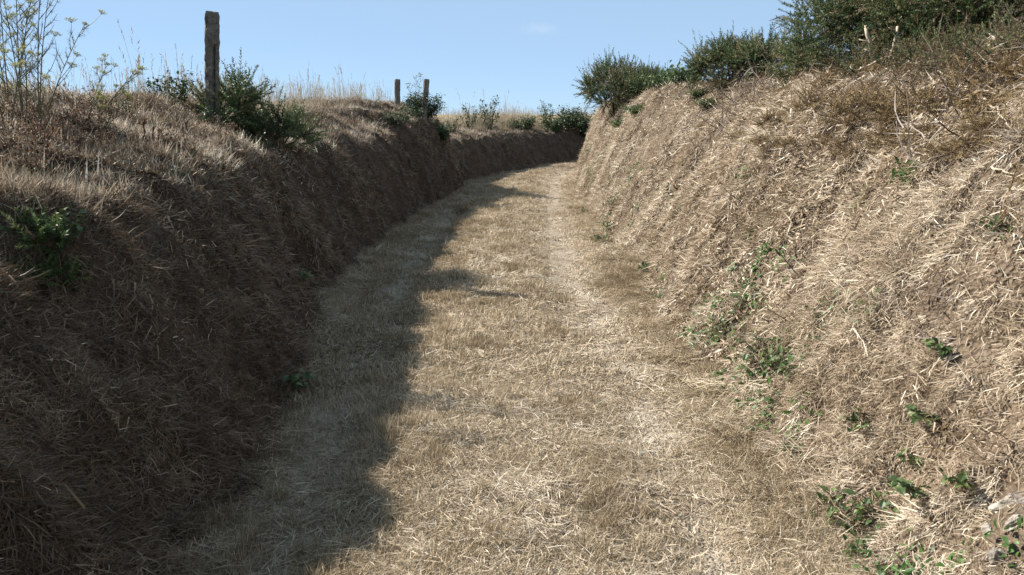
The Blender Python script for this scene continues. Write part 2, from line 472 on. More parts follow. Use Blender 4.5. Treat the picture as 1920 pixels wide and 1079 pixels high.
# fields beyond the banks, out to the horizon
def field(name, edge, corners, label):
    pts = [Vector(p) for p in edge] + [Vector(c) for c in corners]
    from mathutils.geometry import tessellate_polygon
    tris = tessellate_polygon([[Vector((p.x, p.y, 0)) for p in pts]])
    me = mesh_from(name, pts, tris, M['field'], True)
    import bmesh
    bm = bmesh.new(); bm.from_mesh(me)
    for f in bm.faces:
        if f.normal.z < 0: f.normal_flip()
    bm.to_mesh(me); bm.free()
    tag(link(name, me), label, 'field', kind='structure')
stp = np.unique(np.concatenate([np.arange(0, len(S), 14), [len(S) - 1]]))
field('field_left', PL[stp, -1] - np.array((0, 0, .01)), [(900, 60, .6), (900, 900, .6), (-900, 900, 1.0), (-900, -900, 1.7), (-9, -900, 1.7)], 'dry field behind the shaded bank')
field('field_right', PR[stp, -1] - np.array((0, 0, .01)), [(900, 40, 1.6), (900, -900, 2.3), (10, -900, 2.3)], 'dry field behind the tall sunlit bank')

# one tree over all terrain for placing things
tv = np.concatenate([Pp.reshape(-1, 3), PL.reshape(-1, 3), PR.reshape(-1, 3)])
n1 = Pp.shape[0] * Pp.shape[1]; n2 = PL.shape[0] * PL.shape[1]
tq = np.concatenate([path_q, bl_q + n1, br_q + n1 + n2])
BVH = BVHTree.FromPolygons(tv.tolist(), tq.tolist())
def hit(px, py):
    for k in range(80):                      # a pixel just above the skyline takes the ground below it
        h = BVH.ray_cast(CAM, ray(px, py + 3 * k))
        if h[0]: return h[0], (h[1] if h[1].z > 0 else -h[1])
    raise ValueError('no ground there')
def ground(x, y):
    h = BVH.ray_cast(Vector((x, y, 9)), Vector((0, 0, -1)))
    return h[0].z if h[0] else 1.6
def at(px, d):
    """on the terrain, in the direction of picture column px, d metres ahead"""
    x = (px - CX) / F_PX * d * math.cos(PITCH)   # column near the horizon
    return Vector((x, d, ground(x, d)))

# ------------------------------------------------------------------ grass and litter, scattered as stuff
def in_view(c, margin=1.2):
    x, y, z = c[:, 0], c[:, 1], c[:, 2] - CAM.z
    dep = y * math.cos(PITCH) - z * math.sin(PITCH)
    upc = y * math.sin(PITCH) + z * math.cos(PITCH)
    return (dep > .8) & (np.abs(x) < dep * .64 * margin + .3) & (np.abs(upc) < dep * .36 * margin + .3)

KEEP = []        # (x, y, z, radius): stones and weeds stand clear of the litter
for px, py, rad in ((1878, 952, .10), (1845, 1002, .075), (1872, 1045, .08), (1915, 935, .06), (1548, 778, .06), (1383, 628, .06), (1520, 517, .06), (1590, 985, .10), (1665, 975, .08), (1745, 925, .06),
                    (1800, 900, .05), (1425, 665, .14), (1480, 690, .12), (1360, 620, .08), (1783, 660, .06), (1220, 508, .10), (1895, 430, .07), (1715, 330, .10), (1625, 800, .06)):
    p_, n_ = hit(px, py); KEEP.append((*p_, rad))
def sample(P, q, n, wfun, side_far=34, high=0.):
    """n points on the grid P, weight by wfun(centre, s-index grid) times area"""
    V = P.reshape(-1, 3)
    a, b, c, d = (V[q[:, i]] for i in range(4))
    cen = (a + b + c + d) / 4
    nr = np.cross(c - a, d - b)
    ar = np.linalg.norm(nr, axis=1)
    nr /= ar[:, None] + 1e-12
    nr[nr[:, 2] < 0] *= -1
    dist = np.linalg.norm(cen[:, :2], axis=1)
    w = ar * wfun(cen, dist) * in_view(cen) * (dist < side_far)
    w = np.clip(w, 0, None)
    for kx, ky, kz, kr in KEEP:
        w[np.sum((cen - np.array((kx, ky, kz))) ** 2, 1) < kr * kr] *= .3
    idx = rng.choice(len(q), n, p=w / w.sum())
    r1, r2 = rng.random((2, n, 1))
    pos = (a[idx] * (1 - r1) + b[idx] * r1) * (1 - r2) + (d[idx] * (1 - r1) + c[idx] * r1) * r2
    nn_ = nr[idx]
    keep = np.zeros(n, bool)
    for i in range(n):                       # clumps that nobody walking the lane here could see are left out
        p = Vector(pos[i] + nn_[i] * .10 + np.array((0, 0, high)))
        for ex in (-.7, 0., .7):
            v = Vector((ex, -.2 if ex else 0, 1.6)) - p
            if BVH.ray_cast(p, v.normalized(), v.length)[0] is None: keep[i] = True; break
    idx = idx[keep]
    return pos[keep], nr[idx], idx, dist[idx]

def euler_from(nrm, tang):
    t = tang - nrm * np.sum(tang * nrm, 1, keepdims=True)
    t /= np.linalg.norm(t, axis=1, keepdims=True) + 1e-9
    b = np.cross(nrm, t)
    ry = -np.arcsin(np.clip(t[:, 2], -1, 1))
    rx = np.arctan2(b[:, 2], nrm[:, 2])
    rz = np.arctan2(t[:, 1], t[:, 0])
    return np.stack([rx, ry, rz], 1)

def rand_tangent(n):
    a = rng.random(n) * 2 * math.pi
    return np.stack([np.cos(a), np.sin(a), np.zeros(n)], 1)
def downhill(nrm, spread=.5):
    """direction down the slope, turned by a random angle in the surface"""
    g = np.stack([nrm[:, 0], nrm[:, 1], np.zeros(len(nrm))], 1)
    g = np.stack([nrm[:, 0] * nrm[:, 2], nrm[:, 1] * nrm[:, 2], -(nrm[:, 0] ** 2 + nrm[:, 1] ** 2)], 1)
    g /= np.linalg.norm(g, axis=1, keepdims=True) + 1e-9
    b = np.cross(nrm, g)
    an = rng.normal(0, spread, len(nrm))[:, None]
    return g * np.cos(an) + b * np.sin(an)

def scatter(name, protos, pos, rot, scl, tint, label, cat, far=None, dist=None, dfar=4.6):
    """every clump becomes real geometry of ONE mesh (nobody could count the blades)"""
    n = len(pos)
    kinds = list(protos) + list(far or [])
    k = rng.integers(0, len(protos), n)
    if far is not None:
        k = np.where(dist > dfar, len(protos) + rng.integers(0, len(far), n), k)
    cx, sx = np.cos(rot[:, 0]), np.sin(rot[:, 0]); cy, sy = np.cos(rot[:, 1]), np.sin(rot[:, 1]); cz, sz = np.cos(rot[:, 2]), np.sin(rot[:, 2])
    R = np.empty((n, 3, 3))
    R[:, 0, 0] = cy * cz; R[:, 0, 1] = sx * sy * cz - cx * sz; R[:, 0, 2] = cx * sy * cz + sx * sz
    R[:, 1, 0] = cy * sz; R[:, 1, 1] = sx * sy * sz + cx * cz; R[:, 1, 2] = cx * sy * sz - sx * cz
    R[:, 2, 0] = -sy; R[:, 2, 1] = sx * cy; R[:, 2, 2] = cx * cy
    VV, AA, LV, LS, base = [], [], [], [], 0
    for j, (v, a, lv, lt) in enumerate(kinds):
        m = np.where(k == j)[0]
        if not len(m): continue
        X = np.einsum('mij,vj->mvi', R[m], v) * np.asarray(scl)[m][:, None, None] + pos[m][:, None, :]
        VV.append(X.reshape(-1, 3)); AA.append((.5 * a[None, :] + .5 * np.asarray(tint)[m][:, None]).reshape(-1))
        LV.append((lv[None, :] + base + (np.arange(len(m)) * len(v))[:, None]).reshape(-1)); LS.append(np.tile(lt, len(m)))
        base += len(m) * len(v)
    V = np.concatenate(VV); A = np.concatenate(AA); LV = np.concatenate(LV); LT = np.concatenate(LS)
    me = bpy.data.meshes.new(name)
    me.vertices.add(len(V)); me.vertices.foreach_set('co', V.reshape(-1).astype(np.float32))
    me.loops.add(len(LV)); me.loops.foreach_set('vertex_index', LV.astype(np.int32))
    me.polygons.add(len(LT)); me.polygons.foreach_set('loop_start', np.concatenate([[0], np.cumsum(LT)[:-1]]).astype(np.int32))
    at_ = me.attributes.new('shade', 'FLOAT', 'POINT'); at_.data.foreach_set('value', A.astype(np.float32))
    me.materials.append(protos.mat)
    me.update()
    TRI[name] = int((LT - 2).sum())
    return tag(link(name, me), label, cat, kind='stuff')
TRI = {}
class Kinds(list): pass

def blade(mb, r, p, az, el, L, w, bend, a, seg=2):
    """a grass blade from p, heading az, rising at el, curving by bend (radians, down when negative)"""
    pts = [p]; e = el
    side = np.array((-math.sin(az), math.cos(az), 0.))
    tw = r.normal(0, .5)
    q = p
    for i in range(seg):
        d = np.array((math.cos(az) * math.cos(e), math.sin(az) * math.cos(e), math.sin(e)))
        q = q + d * L / seg
        pts.append(q); e += bend / seg
    upd = np.array((-math.cos(az) * math.sin(el), -math.sin(az) * math.sin(el), math.cos(el)))
    sd_ = side * math.cos(tw) + upd * math.sin(tw)
    ws = [w, w * .8, .0] if seg == 2 else list(np.linspace(w, 0, seg + 1))
    mb.strip(pts, ws, sd_, a)

def clumps(n, mat, fn, seed, **kw):
    out = Kinds(); out.mat = mat
    for i in range(n):
        r = np.random.default_rng(seed + i); mb = MB(); fn(mb, r, **kw)
        out.append((np.array(mb.v), np.array(mb.a), np.array([x for f in mb.f for x in f]), np.array([len(f) for f in mb.f])))
    return out

def c_turf(mb, r, nb=42, R=.085, L=(.025, .06), w=(.0024, .005), el=(.25, 1.25), seg=1):
    for _ in range(nb):
        rr = R * math.sqrt(r.random()); t = r.random() * 6.28
        blade(mb, r, np.array((rr * math.cos(t), rr * math.sin(t), -.004)), r.random() * 6.28, r.uniform(*el), r.uniform(*L), r.uniform(*w), r.normal(-.5, .7), np.clip(r.normal(.5, .25), 0, 1), seg)
def c_mat(mb, r, nb=34, R=.11, L=(.04, .11), w=(.002, .0045), seg=2):
    main = r.random() * 6.28
    for _ in range(nb):
        rr = R * math.sqrt(r.random()); t = r.random() * 6.28
        az = main + r.normal(0, .8) if r.random() < .6 else r.random() * 6.28
        blade(mb, r, np.array((rr * math.cos(t), rr * math.sin(t), r.uniform(0, .018))), az, r.normal(.08, .16), r.uniform(*L), r.uniform(*w), r.normal(-.15, .5), np.clip(r.normal(.58, .25), 0, 1), seg)
def c_cut(mb, r, nb=(16, 34), w=(.002, .0045), L=(.03, .09), seg=2):
    lean = r.uniform(.15, .75)
    for _ in range(r.integers(*nb)):
        p = np.array((r.normal(0, .02), r.normal(0, .022), -.01))
        blade(mb, r, p, r.normal(0, .42), np.clip(r.normal(lean, .22), -.05, 1.4), r.uniform(*L), r.uniform(*w), r.normal(-.25, .3), np.clip(r.normal(.68, .2), 0, 1), seg)
def c_litter(mb, r, nb=20, R=.13, w=(.002, .005), seg=2):
    for _ in range(nb):
        rr = R * math.sqrt(r.random()); t = r.random() * 6.28
        blade(mb, r, np.array((rr * math.cos(t), rr * math.sin(t), r.uniform(.0, .022))), r.random() * 6.28, r.normal(.05, .22), r.uniform(.015, .065), r.uniform(*w), r.normal(0, .3), np.clip(r.normal(.6, .25), 0, 1), seg)
def c_fuzz(mb, r, nb=42, w=(.0022, .0045), seg=1):
    c_turf(mb, r, nb, .08, (.018, .055), w, (-.1, 1.1), seg)
def c_hang(mb, r, nb=44, w=(.002, .0045), seg=2):
    for _ in range(nb):
        p = np.array((r.normal(0, .045), r.normal(0, .03), r.uniform(0, .025)))
        blade(mb, r, p, r.normal(0, .8), r.normal(.5, .45), r.uniform(.03, .105), r.uniform(*w), r.normal(-.9, .6), np.clip(r.normal(.45, .25), 0, 1), seg)
def c_stub(mb, r, nb=26, w=(.002, .0045), seg=2):
    for _ in range(nb):
        p = np.array((r.normal(0, .035), r.normal(0, .035), -.01))
        blade(mb, r, p, r.random() * 6.28, np.clip(r.normal(.95, .4), -.1, 1.55), r.uniform(.03, .11), r.uniform(*w), r.normal(-.25, .5), np.clip(r.normal(.6, .25), 0, 1), seg)
def c_swept(mb, r):
    for _ in range(44):
        p = np.array((r.normal(0, .06), r.normal(0, .07), r.uniform(0, .02)))
        blade(mb, r, p, r.normal(0, .35), r.normal(.3, .15), r.uniform(.10, .24), r.uniform(.002, .0042), r.normal(-.7, .25), np.clip(r.normal(.55, .25), 0, 1), 2)
def c_tall(mb, r):
    for _ in range(7):
        p = np.array((r.normal(0, .05), r.normal(0, .05), -.03)); az = r.random() * 6.28
        H = r.uniform(.22, .52); lean = r.uniform(.02, .28)
        pts = [p + np.array((math.cos(az), math.sin(az), 0)) * lean * H * k * k + np.array((0, 0, H * k)) for k in (0, .35, .7, 1.0)]
        sdv = np.array((-math.sin(az), math.cos(az), 0)); a = np.clip(r.normal(.5, .2), 0, 1)
        mb.strip(pts, [.0038, .0034, .0026, 0], unit(sdv + r.normal(0, .6, 3)), a)
        for k in range(r.integers(4, 8)):
            q = pts[2] * (1 - k / 8) + pts[3] * (k / 8)
            d = unit(np.array((r.normal(0, .5), r.normal(0, .5), 1.)))
            mb.strip([q, q + d * .028], [.0065, 0], unit(np.cross(d, rdir(r))), np.clip(a + .1, 0, 1))
    for _ in range(18):
        p = np.array((r.normal(0, .07), r.normal(0, .07), -.01))
        blade(mb, r, p, r.random() * 6.28, r.uniform(.7, 1.5), r.uniform(.08, .26), r.uniform(.003, .006), r.normal(-.5, .5), np.clip(r.normal(.4, .25), 0, 1), 1)
def c_green(mb, r):
    for _ in range(10):
        d = unit(np.array((r.normal(0, 1), r.normal(0, 1), r.uniform(.1, .9))))
        p = np.array((r.normal(0, .035), r.normal(0, .035), r.uniform(0, .03)))
        mb.leaf(p, d, unit(np.array((r.normal(0, .3), r.normal(0, .3), 1.)) - d * d[2]), r.uniform(.02, .045), r.uniform(.012, .025), np.clip(r.normal(.5, .25), 0, 1))
def c_twigs(mb, r):
    for _ in range(4):
        p = np.array((r.normal(0, .05), r.normal(0, .05), 0)); d = unit(np.array((r.normal(.3, .8), r.normal(0, .8), abs(r.normal(.25, .3)))))
        L = r.uniform(.10, .30); a = np.clip(r.normal(.55, .25), 0, 1)
        pts = [p]
        for k in range(4):
            d = unit(d + r.normal(0, .22, 3)); pts.append(pts[-1] + d * L / 4)
            if r.random() < .6:
                e = unit(d + r.normal(0, .7, 3))
                mb.strip([pts[-1], pts[-1] + (e + r.normal(0, .2, 3)) * L * .3], [.0036, 0], unit(np.cross(e, rdir(r))), a)
        mb.tube(pts, list(np.linspace(.0032, .0012, 5)), a, 3, False)
def sprig(mb, r, p, d, L, nsp, a0, spl=(.014, .028), w=.0032):
    tip = p + d * L
    mb.tube([p, tip], [.0028, .001], a0 * .5, 3, False)
    ref = unit(np.cross(d, rdir(r))); ref2 = np.cross(d, ref)
    for k in range(nsp):
        f = (k + r.random()) / nsp; an = r.random() * 6.28
        rad = ref * math.cos(an) + ref2 * math.sin(an)
        sd_ = unit(d * r.uniform(.5, 1.1) + rad)
        l = r.uniform(*spl) * (1 - .45 * f)
        q = p + d * L * f
        mb.strip([q, q + sd_ * l], [w, 0], unit(np.cross(sd_, rdir(r))), np.clip(a0 + r.normal(0, .12), 0, 1))
def c_brash(mb, r):
    for _ in range(5):
        p = np.array((r.normal(0, .05), r.normal(0, .05), r.uniform(0, .03)))
        sprig(mb, r, p, unit(np.array((r.normal(.4, .8), r.normal(0, .8), r.uniform(0, .7)))), r.uniform(.05, .13), 20, np.clip(r.normal(.5, .2), 0, 1))
def c_pebble(mb, r):
    n0 = len(mb.v); k = 5
    rad = [(1, .0), (.85, .55), (.3, .85)]
    for (q, z) in rad:
        for i in range(k):
            mb.v.append(np.array((math.cos(i * 6.283 / k) * q * r.uniform(.8, 1.2), math.sin(i * 6.283 / k) * q * r.uniform(.6, 1), z * r.uniform(.8, 1.1) - .25)) * .008); mb.a.append(.5)
    for j in range(2):
        for i in range(k):
            mb.f.append((n0 + j * k + i, n0 + j * k + (i + 1) % k, n0 + (j + 1) * k + (i + 1) % k, n0 + (j + 1) * k + i))
    mb.f.append(tuple(n0 + 2 * k + i for i in range(k)))

def falloff(d, d0=3.2, p=1.5): return np.minimum(1, (d0 / np.maximum(d, .1)) ** p)
def patch(pos, f, seed): return np.clip(.5 + .75 * fbm(pos[:, 0] * f, pos[:, 1] * f + pos[:, 2] * f, seed), 0, 1)
def tint_of(pos, f=1.3, seed=50, spread=.2, mean=.5, amp=.35):
    return np.clip(mean + amp * fbm(pos[:, 0] * f, (pos[:, 1] + pos[:, 2]) * f, seed) + rng.normal(0, spread, len(pos)), 0, 1)

Spath, Tpath = SSp[:-1, :-1].reshape(-1), ((off[:-1, :-1] + off[1:, 1:]) / 2).reshape(-1)
Tabs = Tpath
trk = track_w(Spath, Tpath)
edge_r = np.clip((Tpath - 1.0) / .25, 0, 1); edge_l = np.clip((-Tpath - 1.05) / .25, 0, 1)
SLf, ULf = SL[:-1, :-1].reshape(-1), UL[:-1, :-1].reshape(-1)
SRf, URf = SR[:-1, :-1].reshape(-1), UR[:-1, :-1].reshape(-1)

# lane
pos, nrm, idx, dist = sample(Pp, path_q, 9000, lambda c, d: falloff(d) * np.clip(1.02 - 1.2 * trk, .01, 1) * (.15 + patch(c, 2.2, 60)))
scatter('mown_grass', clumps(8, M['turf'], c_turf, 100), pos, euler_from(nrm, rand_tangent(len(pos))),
        rng.uniform(.6, 1.35, len(pos)) * (1 + .02 * dist), np.clip(tint_of(pos, 2.6, 51, .14, .5, .5) - .3 * np.clip((-Tpath[idx] - .35) / .3, 0, 1), 0, 1), 'short dry mown grass covering the track', 'grass',  # left strip tinted browner for debris, and lower still to deepen its shade
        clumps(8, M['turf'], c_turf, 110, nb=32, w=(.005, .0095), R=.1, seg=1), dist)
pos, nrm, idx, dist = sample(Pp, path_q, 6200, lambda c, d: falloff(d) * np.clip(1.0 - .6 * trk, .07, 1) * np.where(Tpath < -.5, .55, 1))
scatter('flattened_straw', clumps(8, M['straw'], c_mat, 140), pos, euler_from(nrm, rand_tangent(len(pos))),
        rng.uniform(.45, 1.1, len(pos)) * (1 + .015 * dist), np.clip(tint_of(pos, 2.0, 52, .15, .5, .35) - .45 * np.clip((-Tpath[idx] - .35) / .3, 0, 1), 0, 1), 'flattened pale straw lying on the track', 'straw',  # straw on the left strip darkened: brown debris plus shade put into the colour
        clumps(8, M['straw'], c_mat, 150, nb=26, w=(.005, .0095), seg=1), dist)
pos, nrm, idx, dist = sample(Pp, path_q, 750, lambda c, d: falloff(d) * np.clip(1 - 2 * trk, 0, 1) * np.clip(patch(c, 3.1, 66) - .45, 0, 1) * np.where(Tpath < -1.0, .3, 1))
scatter('grass_tussocks', clumps(6, M['turf'], c_turf, 120, nb=60, R=.045, L=(.04, .085), el=(.5, 1.4)), pos, euler_from(nrm, rand_tangent(len(pos))),
        rng.uniform(.7, 1.3, len(pos)) * (1 + .02 * dist), tint_of(pos, 2.6, 67, .12, .26, .3), 'brownish grass tussocks between the wheel tracks', 'grass')
pos, nrm, idx, dist = sample(Pp, path_q, 1050, lambda c, d: falloff(d) * (edge_r + .35 * edge_l + .02) * (.1 + patch(c, 1.5, 61)))
tg = np.tile(np.array((-.75, -.5, 0.)), (len(pos), 1)) + rng.normal(0, .4, (len(pos), 3))
scatter('swept_grass', clumps(6, M['turf'], c_swept, 180), pos, euler_from(nrm, tg),
        rng.uniform(.5, 1.1, len(pos)), tint_of(pos, 1.7, 53, .2, .4, .6), 'long flattened grass along the foot of the sunlit bank', 'grass')
pos, nrm, idx, dist = sample(Pp, path_q, 700, lambda c, d: falloff(d) * (trk ** 2 + .02))
scatter('track_pebbles', clumps(4, M['pebble'], c_pebble, 220), pos, euler_from(nrm, rand_tangent(len(pos))),
        np.clip(np.exp(rng.normal(-.4, .5, len(pos))), .2, 1.6), rng.random(len(pos)), 'small stones in the worn wheel tracks', 'gravel')

# right bank: brown fuzz, pale cut tufts, litter; upper part brown gorse brash and twigs
upR = np.clip((URf - 1.05 + .25 * fbm(SRf * .8, URf, 70)) / .45, 0, 1) * np.clip((14.5 - SRf) / 3, .4, 1)
bare = np.clip(.62 + 1.5 * fbm(SRf * 1.3, URf * 1.6, 71), 0.02, 1) * np.clip(.35 + (SRf - 2) * .13, .3, 1)
pos, nrm, idx, dist = sample(PR, br_q, 9500, lambda c, d: falloff(d) * (.12 + bare) * (1 - .6 * upR))
scatter('dead_turf', clumps(8, M['brown'], c_fuzz, 260), pos, euler_from(nrm, rand_tangent(len(pos))),
        rng.uniform(.7, 1.4, len(pos)) * (1 + .02 * dist), tint_of(pos, 1.6, 54, .16, .52, .5), 'brown dead turf on the sunlit bank', 'grass',
        clumps(8, M['brown'], c_fuzz, 270, nb=32, w=(.005, .0095), seg=1), dist)
pos, nrm, idx, dist = sample(PR, br_q, 8500, lambda c, d: falloff(d) * np.clip(.06 + 1.3 * patch(c, 2.3, 72) ** 2 * bare, 0, 1) * (1 - .8 * upR))
scatter('cut_straw_tufts', clumps(10, M['straw'], c_cut, 300), pos, euler_from(nrm, downhill(nrm, .6)),
        np.exp(rng.normal(-.08, .3, len(pos))) * (1 + .012 * dist) * np.clip(dist / 3.6, .62, 1), tint_of(pos, 1.9, 55, .2, .58, .5), 'pale straw stubble tufts on the sunlit bank', 'straw',
        clumps(8, M['straw'], c_cut, 310, nb=(12, 22), w=(.006, .011), seg=1), dist)
pos, nrm, idx, dist = sample(PR, br_q, 4200, lambda c, d: falloff(d) * (.3 + bare) * (1 - .4 * upR))
scatter('straw_litter', clumps(8, M['straw'], c_litter, 340, w=(.0016, .0038)), pos, euler_from(nrm, downhill(nrm, 1.2)),
        np.exp(rng.normal(-.1, .3, len(pos))) * (1 + .01 * dist) * np.clip(dist / 3.6, .62, 1), tint_of(pos, 1.5, 56, .2, .4, .4), 'chopped straw litter strewn on the sunlit bank', 'straw',
        clumps(8, M['straw'], c_litter, 350, w=(.005, .009), seg=1), dist)
pos, nrm, idx, dist = sample(PR, br_q, 7000, lambda c, d: falloff(d) * (.1 + bare) * np.clip(1.5 * patch(c, 3.2, 74) - .3, .03, 1) * (1 - .6 * upR))
scatter('matted_dead_grass', clumps(8, M['straw'], c_hang, 360, w=(.0015, .0035)), pos, euler_from(nrm, downhill(nrm, .5)),
        np.exp(rng.normal(-.08, .28, len(pos))) * (1 + .012 * dist) * np.clip(dist / 3.8, .6, 1), tint_of(pos, 2.2, 75, .17, .42, .5), 'matted dead grass lying down the sunlit bank', 'grass',
        clumps(8, M['straw'], c_hang, 370, nb=26, w=(.005, .0095), seg=1), dist)
pos, nrm, idx, dist = sample(PR, br_q, 1900, lambda c, d: falloff(d, 4, 1.2) * (upR * (URf < 3.6) + .015))
scatter('gorse_brash', clumps(8, M['brash'], c_brash, 380), pos, euler_from(nrm, downhill(nrm, 1.0)),
        rng.uniform(.7, 1.5, len(pos)) * (1 + .01 * dist), tint_of(pos, 1.2, 57, .2, .45, .45), 'brown cut gorse brash on the upper sunlit bank', 'brash')
pos, nrm, idx, dist = sample(PR, br_q, 800, lambda c, d: falloff(d, 4, 1.2) * (upR * (URf < 3.2) + .05))
scatter('dead_twigs', clumps(8, M['twig'], c_twigs, 420), pos, euler_from(nrm, downhill(nrm, 1.0)),
        rng.uniform(.6, 1.4, len(pos)), tint_of(pos, 1.0, 58, .22, .55, .3), 'dead twigs tangled over the upper sunlit bank', 'twigs')
pos, nrm, idx, dist = sample(PR, br_q, 800, lambda c, d: falloff(d, 6) * np.clip(patch(c, 1.6, 73) - .5, 0, 1) * (.5 + 7 * (np.abs(URf - .2) < .3)) + 1e-6)
scatter('green_weeds', clumps(6, M['green'], c_green, 460), pos, euler_from(nrm, rand_tangent(len(pos))),
        rng.uniform(.5, 1.2, len(pos)), rng.random(len(pos)), 'small green weeds sprouting on the sunlit bank', 'weeds')

pos, nrm, idx, dist = sample(PR, br_q, 3000, lambda c, d: falloff(d) * (1.15 - bare) ** 2 * (1 - .7 * upR))
scatter('soil_crumbs', clumps(5, M['clod'], c_pebble, 470), pos, euler_from(nrm, rand_tangent(len(pos))),
        np.clip(np.exp(rng.normal(.05, .45, len(pos))), .3, 1.7), rng.random(len(pos)), 'crumbled dry soil lying on the sunlit bank', 'soil')
# left bank: hanging dead grass on the face, straw and turf on the lit top
topL = np.clip((ULf - np.interp(SLf, [0, 3, 7, 20], [.72, .72, .5, .45])) / .25, 0, 1)
pos, nrm, idx, dist = sample(PL, bl_q, 4700, lambda c, d: falloff(d) * (1 - .85 * topL) * (.03 + np.clip(patch(c, 3.0, 80) - .22, 0, 1)))
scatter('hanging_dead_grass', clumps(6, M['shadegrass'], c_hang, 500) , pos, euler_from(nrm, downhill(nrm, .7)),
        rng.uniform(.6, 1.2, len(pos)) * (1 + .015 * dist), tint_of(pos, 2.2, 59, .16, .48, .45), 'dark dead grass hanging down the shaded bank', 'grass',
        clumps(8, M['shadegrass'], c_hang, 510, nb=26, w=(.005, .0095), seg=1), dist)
pos, nrm, idx, dist = sample(PL, bl_q, 6000, lambda c, d: falloff(d) * (1 - .85 * topL) * (.25 + np.clip(patch(c, 2.6, 84), 0, 1)))
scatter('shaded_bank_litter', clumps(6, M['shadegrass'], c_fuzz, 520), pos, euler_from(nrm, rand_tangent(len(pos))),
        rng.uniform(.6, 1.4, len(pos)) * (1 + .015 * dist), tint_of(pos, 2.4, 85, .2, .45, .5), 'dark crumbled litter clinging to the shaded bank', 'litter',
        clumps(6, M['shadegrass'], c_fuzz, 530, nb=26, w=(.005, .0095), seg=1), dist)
pos, nrm, idx, dist = sample(PL, bl_q, 1000, lambda c, d: falloff(d) * (ULf < 1.6) * (.2 + patch(c, 1.4, 86)))
scatter('fallen_straw', clumps(8, M['straw'], c_litter, 535, nb=6, R=.12, w=(.002, .004)), pos, euler_from(nrm, downhill(nrm, .9)),
        np.exp(rng.normal(-.1, .35, len(pos))), tint_of(pos, 2.4, 87, .2, .28, .4), 'scattered pale straws caught on the shaded bank', 'straw')
pos, nrm, idx, dist = sample(PL, bl_q, 6800, lambda c, d: falloff(d) * (.03 + topL) * (ULf < 3.2) * (.3 + patch(c, 2, 81)))
scatter('bank_top_turf', clumps(8, M['brown'], c_fuzz, 540), pos, euler_from(nrm, rand_tangent(len(pos))),
        rng.uniform(.8, 1.6, len(pos)) * (1 + .02 * dist), tint_of(pos, 1.8, 62, .16, .5, .5), 'brown dry turf on top of the shaded bank', 'grass',
        clumps(8, M['brown'], c_fuzz, 550, nb=32, w=(.005, .0095), seg=1), dist)
pos, nrm, idx, dist = sample(PL, bl_q, 6500, lambda c, d: falloff(d) * (.0 + topL) * (ULf < 3) * np.clip(1.5 * patch(c, 2.4, 82) - .25, .04, 1))
nrm = nrm * .4 + np.array((0, 0, .6)); nrm /= np.linalg.norm(nrm, axis=1, keepdims=True)
scatter('bank_top_straw', clumps(8, M['straw'], c_stub, 580), pos, euler_from(nrm, rand_tangent(len(pos))),
        rng.uniform(.7, 1.5, len(pos)), tint_of(pos, 1.5, 63, .2, .42, .65), 'straw stubble on top of the shaded bank', 'straw',
        clumps(8, M['straw'], c_stub, 590, nb=20, w=(.005, .010), seg=1), dist)
# tall seeding grass along the tops
pos, nrm, idx, dist = sample(PL, bl_q, 3600, lambda c, d: np.where(SLf > 18.5, (ULf > 1.15) * (ULf < 3.6) * 3.2, (ULf > 1.35) * (ULf < 2.7)) * np.where(SLf < 8.6, .12, 1) * np.where(SLf > 18.5, np.clip(patch(c, .7, 83) - .3, 0.03, 1), .15 + patch(c, .9, 83)), 48, .4)
up = np.tile(np.array((0, 0, 1.)), (len(pos), 1))
scatter('tall_dry_grass', clumps(8, M['tall'], c_tall, 620), pos, euler_from(up, rand_tangent(len(pos))),
        np.exp(rng.normal(-.15, .28, len(pos))) * np.where(dist > 18, 1.2, 1.), tint_of(pos, 1.0, 64, .2, .5, .3), 'tall dry seeding grass along the shaded bank top', 'grass')

# ================================================================== THINGS
def parts_mesh(mb, name, mat, parent, smooth=False):
    return link(name, mb.mesh(name, mat, smooth), parent)

def copy_tree(o, parent=None):
    c = o.copy(); COL.objects.link(c); c.parent = parent
    for ch in list(o.children): copy_tree(ch, c)
    return c

